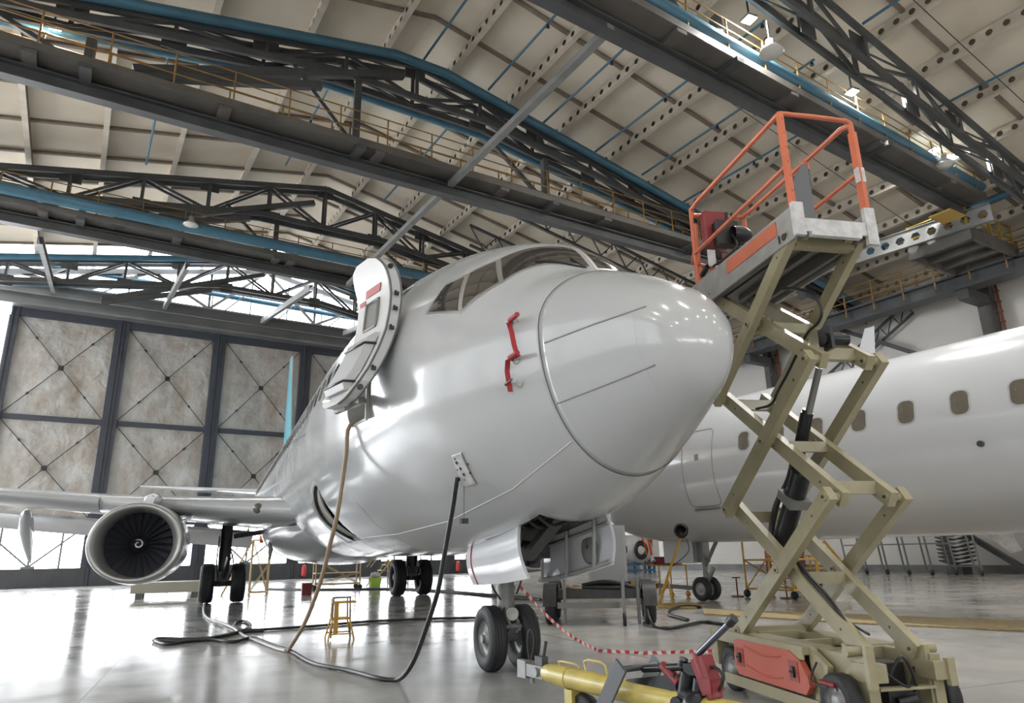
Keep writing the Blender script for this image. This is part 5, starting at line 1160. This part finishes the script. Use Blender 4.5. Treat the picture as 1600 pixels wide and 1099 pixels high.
# barrier tape from the nose gear
t = thing('barrier_tape', 'red and white barrier tape sagging from the nose gear along the floor to the lift', 'tape', G(935, 1016))
v1 = vplane((0.06, 3.95, 1.0), G(935, 1016)); a0 = v1(813, 917); a1 = G(935, 1017, .03); a2 = G(1005, 1021, .03); a3 = G(1135, 1017, .06)
P = [a0+(a1-a0)*k/30+ZZ*(-.10*math.sin(math.pi*k/30)) for k in range(30)]+[a1+(a2-a1)*k/10 for k in range(10)]+[a2+(a3-a2)*k/18 for k in range(19)]
mw = MB()
for k in range(len(P)-1):
    tw = math.radians(35*math.sin(k*.7)); wv = (ZZ*math.cos(tw)+np.array([.3, -.9, 0])*math.sin(tw))*.022
    mw.add([P[k]-wv, P[k+1]-wv, P[k+1]+wv, P[k]+wv], [(0, 1, 2, 3)], False, k % 2)
mw.build('strip', [mat('tape_red', (.6, .06, .05), .4), mat('tape_white', (.75, .72, .7), .4)], t, fix=False)
# ================================================================ GROUND POWER TRAILER
a = G(860, 976); b = G(1019, 975); X = norm(b-a); Y = np.cross(ZZ, X); c = (a+b)/2; W2 = np.linalg.norm(b-a)/2
TQ = lambda x, y, z: c+X*x+Y*y+ZZ*z
t = thing('equipment_trailer', 'dark low trailer with four tyres and draped cables behind the nose wheels', 'trailer', c)
m = MB()
for z_, y_ in ((.52, -.12), (.5, .1), (.5, 1.2)): m.box(TQ(0, y_, z_), 2*W2-.35, .1, .14, X, Y, ZZ)
for x in (-.5, 0, .5): m.box(TQ(x*W2, .6, .5), .1, 1.5, .1, X, Y, ZZ)
m.box(TQ(0, .6, .59), 2*W2-.4, 1.5, .03, X, Y, ZZ); m.build('bed_frame', GEARD, t)
m = MB(); m.box(TQ(-.2, -.28, .34), 1.1, .06, .1, X, Y, ZZ); m.build('bumper_bar', STEELGR, t)
for x in (-1, 1):
    for y in (0.05, 1.15):
        wheel(tuple(TQ(x*(W2-.02), y, .31)), .31, .2, 'trailer_wheel', t, ax=tuple(X), hubm=GEARD)
        m = MB(); P = []
        for k in range(9):
            an = math.pi*(k/8); P.append([TQ(x*(W2-.02)+q, y+.38*math.cos(an), .32+.38*math.sin(an)) for q in (-.12, .12)])
        m.slab(P, (0, 0, .012)); m.build('mudguard', GEARD, t)
for x, y, h in ((-.62, -.25, .78), (.68, -.25, .8)): MB().tube(TQ(x, y, 0.02), TQ(x, y, h), .03, n=10).build('support_leg', STEELGR, t)
m = MB(); m.tube(TQ(.42, -.5, .2), TQ(.42, -.5, .85), .03, n=8); m.build('jockey_post', GEARG, t); m = MB(); m.lathe([(.001, -.03), (.11, -.03), (.11, .03), (.001, .03)], TQ(.42, -.52, .12), tuple(X), 18); m.build('jockey_wheel', RUBBER, t)
m = MB(); m.path([TQ(-.3, .1, .66), TQ(.1, -.05, .72), TQ(.5, -.1, .66), TQ(.75, 0, .55)], .04, n=8); m.path([TQ(-.2, .2, .64), TQ(.2, .0, .68), TQ(.55, .05, .7), TQ(.2, .3, .66)], .035, n=8); m.path([TQ(-.35, .0, .62), TQ(0, -.15, .63), TQ(.4, -.18, .62)], .03, n=8)
tag(m.build('cable_coil', BLACK), 'black cables heaped on the low trailer bed', 'cable')
tag(MB().path([TQ(-.6, .0, .62), TQ(-.45, .1, .66), TQ(-.3, 0, .62), TQ(-.45, -.1, .62), TQ(-.58, .05, .66)], .025, n=7).build('rope', TAN), 'tan rope coil on the left end of the trailer bed', 'rope')
g = thing('grey_cabinet', 'tall light grey cabinet standing on the trailer behind the nose gear door', 'cabinet', TQ(.15, .7, .61))
MB().box(TQ(.18, .75, 1.17), .72, .6, 1.12, X, Y, ZZ).build('body', mat('cabinet_grey', (.40, .41, .42), .4), g); MB().box(TQ(.18, .445, 1.17), .62, .015, 1.0, X, Y, ZZ).build('door', mat('cabinet_grey_door', (.36, .37, .38), .4), g)
cable('trailer_cable', 'black cable sweeping from the trailer over the floor towards the lift', 'cable', [TQ(.7, .1, .6), TQ(.8, -.2, .35)]+[G(*q, .03) for q in ((1020, 978), (1045, 982), (1075, 977), (1100, 972), (1130, 976), (1180, 980))], .028, BLACK)
cable('trailer_cable', 'black hose loop lying behind the trailer near the straw mat', 'cable', [G(*q, .03) for q in ((1095, 949), (1070, 948), (1050, 952), (1045, 960), (1060, 965), (1075, 969))], .03, BLACK)
# ================================================================ STAND LAMP, TROLLEY, STANDS under the rear aircraft
c = H(8.55, 9.9, 0); top = onpl(1065, 835, HA, 8.55)
t = thing('stand_lamp', 'black work lamp on a yellow pole in front of the rear aircraft belly', 'lamp', c)
m = MB(); m.tube(c+[-.1, 0, 0], top, .03, n=8); m.tube(c+[.1, .3, 0], c+(top-c)*.35, .02, n=6); m.tube(c+[.1, -.3, 0], c+(top-c)*.35, .02, n=6); m.build('pole', YEL, t)
m = MB(); m.lathe([(.001, -.12), (.1, -.1), (.15, 0), (.17, .12), (.12, .14)], top+ZZ*.04, (-.5, -.6, .35), 20); m.box(top-ZZ*.05, .1, .1, .1); m.build('lamp_head', BLACK, t); m = MB(); m.path([top+[.12, 0, -.1], top+[.15, 0, -.4], c+(top-c)*.55], .01, n=6); m.build('cord', BLACK, t)
c = H(10.9, 12.2, 0); t = thing('tool_trolley', 'yellow tool trolley with red trays under the rear aircraft nose', 'trolley', c); X = -HB; Y = HA; Q = lambda x, y, z: c+X*x+Y*y+ZZ*z
m = MB()
for sx in (-1, 1):
    for sy in (-1, 1): m.tube(Q(sx*.55, sy*.3, .1), Q(sx*.55, sy*.3, .85), .02, n=6)
for z in (.25, .85):
    for s in (-1, 1): m.tube(Q(-.55, s*.3, z), Q(.55, s*.3, z), .02, n=6); m.tube(Q(s*.55, -.3, z), Q(s*.55, .3, z), .02, n=6)
m.build('frame', YEL, t)
for sx in (-1, 1):
    for sy in (-1, 1): MB().lathe([(.001, -.02), (.08, -.02), (.08, .02), (.001, .02)], Q(sx*.55, sy*.3, .08), tuple(Y), 14).build('caster', YEL, t)
tag(MB().hexa([Q(.0, -.25, .87), Q(.45, -.25, .87), Q(.45, .25, .87), Q(.0, .25, .87), Q(-.1, -.3, 1.08), Q(.5, -.3, 1.08), Q(.5, .3, 1.08), Q(-.1, .3, 1.08)]).build('red_tray', REDP), 'deep red tray on the right of the yellow trolley', 'tray')
tag(MB().box(Q(-.35, 0, .91), .36, .5, .07, X, Y, ZZ).build('red_tray', REDP), 'shallow red tray on the left of the yellow trolley', 'tray')
t = thing('tow_bar', 'yellow tow bar lying level in front of the rear aircraft nose wheels', 'tow bar', H(10.3, 13, 0))
MB().tube(H(10.3, 11.9, .33), H(10.3, 14.8, .33), .1, n=16).build('tube', YEL, t); MB().beam(H(10.35, 10.6, .3), H(10.3, 11.9, .33), .08, .1).build('hitch_head', GEARD, t); MB().tube(H(10.3, 12.3, 0), H(10.3, 12.3, .28), .05, n=10).build('support_foot', GEARD, t)
scaffold('wheeled_scaffold', H(12.6, 9.6, 0), 1.5, 1.0, 1.75, 'yellow braced scaffold on casters behind the rear aircraft nose gear', YEL, X=HB)
scaffold('wheeled_scaffold', G(1276, 914), .8, .7, 1.0, 'second yellow scaffold seen between the crossing lift arms', YEL, X=HB)
for i, q_ in enumerate(((1153, 933), (1230, 936))):
    p = G(*q_); m = MB(); m.tube(p, p+ZZ*.5, .02, n=8); m.box(p+ZZ*.015, .24, .24, .03); m.box(p+ZZ*.5, .16, .16, .03); tag(m.build('jack_post', REDB), ['dark red jack post standing right of the rear aircraft nose wheels', 'dark red jack post seen between the lift arms'][i], 'jack')
p = G(1203, 899); tag(MB().lathe([(.001, 0), (.13, 0), (.14, 1.1), (.08, 1.3), (.001, 1.32)], p, ZZ, 16).build('gas_cylinder', mat('cyl_red', (.22, .03, .03), .4)), 'tall dark red cylinder beside the yellow scaffold', 'cylinder')
# yellow ladder leaning between the lift arms
t = thing('leaning_ladder', 'yellow ladder standing askew behind the lift, right of the crossing arms', 'ladder', G(1340, 918))
a = G(1345, 915); d1 = onpl(1287, 845, HA, a@HA); m = MB(); X = norm(HB*.9+HA*.3)
for s in (0, .32): m.beam(a+X*s, d1+X*s, .05, .08)
for k in range(9): q = a+(d1-a)*(k+.5)/9; m.beam(q, q+X*.32, .03, .04)
m.build('rails', YEL, t)
# engine on blue pallet, far behind
c = farp(990, 890, 30); t = thing('engine_pallet', 'wrapped engine with orange straps on a blue pallet frame in the distance', 'pallet', c); X = HA; Y = HB; Q = lambda x, y, z: c+X*x+Y*y+ZZ*z
m = MB()
for z in (.15, .5): m.box(Q(0, -.6, z), 2.3, .1, .12, X, Y, ZZ)
for x in (-1.1, -.4, .4, 1.1): m.box(Q(x, -.6, .35), .1, .1, .7, X, Y, ZZ)
m.box(Q(1.0, -.3, 1.0), .15, .15, 2.0, X, Y, ZZ); m.build('frame', mat('pallet_blue', (.03, .12, .24), .5), t)
m = MB(); m.lathe([(.3, 0), (.75, .3), (.85, .9), (.7, 1.6), (.3, 1.8)], Q(-.9, -.3, 1.35), tuple(X), 24); m.build('wrapped_engine', WHITEP, t)
m = MB()
for x in (-.2, .25): m.beam(Q(x, -1.15, 2.2), Q(x+.25, -1.12, 1.0), .14, .05)
m.build('strap', mat('strap_orange', (.7, .12, .02), .5), t); m = MB(); m.box(Q(.6, -.7, 1.9), .7, .1, 1.0, X, Y, ZZ); m.build('red_panel', REDP, t)
m = MB(); m.lathe([(.55, 0), (.5, .05), (.3, .05), (.25, 0)], Q(-.3, -1.12, 1.3), tuple(-Y), 24); m.build('black_ring', BLACK, t)
# white curtain wall behind
m = MB(); P = [[H(16+.25*i, 31+.12*math.sin(i*1.9), z) for z in (0, 2.2)] for i in range(50)]; m.slab(P, HB*.02); tag(m.build('curtain', mat('curtain_white', (.6, .6, .58), .6)), 'long pale pleated curtain hanging far behind under the rear aircraft', 'curtain')
# straw coloured mats on the floor
q = [G(1098, 953), G(1600, 972), G(1620, 988), G(1350, 976), G(1100, 961)]
m = MB(); m.prism([p+ZZ*.004 for p in q], (0, 0, .02)); tag(m.build('floor_mat', MATY), 'long straw coloured mat crossing the floor behind the lift', 'mat')
m = MB(); m.prism([G(*p, .004) for p in ((1030, 945), (1080, 943), (1100, 948), (1085, 952), (1028, 950))], (0, 0, .03)); tag(m.build('floor_mat', mat('mat_ochre', (.42, .30, .10), .8, var=.3, vscale=8)), 'short ochre mat at the foot of the lamp pole', 'mat')
# rack along the right wall, black stacked baffles
b_l, b_r = OA(1325, 895, 29.0)@HB, OA(1535, 895, 29.0)@HB
t = thing('mobile_rack', 'long grey rack of upright bars on casters by the right wall', 'rack', H(29, (b_l+b_r)/2, 0))
nb = 12
for k in range(nb+1):
    b = b_l+(b_r-b_l)*k/nb; m = MB(); m.tube(H(29+(.5 if k % 2 else 0), b, .2), H(29+(.5 if k % 2 else 0), b+.25, 3.0), .045, n=6); m.build('upright', STEELGR, t)
for z in (.35, 1.3, 2.2):
    MB().hbox(28.95, 29.02, min(b_l, b_r), max(b_l, b_r), z, z+.06).build('cross_bar', STEELGR, t)
for k in range(7):
    b = b_l+(b_r-b_l)*k/6; MB().lathe([(.001, -.04), (.11, -.04), (.11, .04), (.001, .04)], H(28.95, b, .11), tuple(HB), 14).build('caster', GEARD, t)
bc = OA(1497, 880, 30.3)@HB
for k in range(9):
    m = MB(); z = .42+.17*k; m.prism([H(29.9, bc-.62, z+.14), H(29.9, bc-.2, z), H(29.9, bc+.2, z), H(29.9, bc+.62, z+.14), H(30.7, bc+.62, z+.16), H(30.7, bc+.2, z+.04), H(30.7, bc-.2, z+.04), H(30.7, bc-.62, z+.16)], (0, 0, .05))
    tag(m.build('black_tray', BLACK), 'black winged tray in the stack beside the right wall', 'tray', 'stack of black winged trays by the right wall')
tag(MB().hbox(29.9, 30.7, bc-.35, bc+.35, 0, .4).build('tray_base', GEARD), 'dark plinth under the stack of black trays', 'base')
m = MB(); p = OA(1210, 895, 22.5)
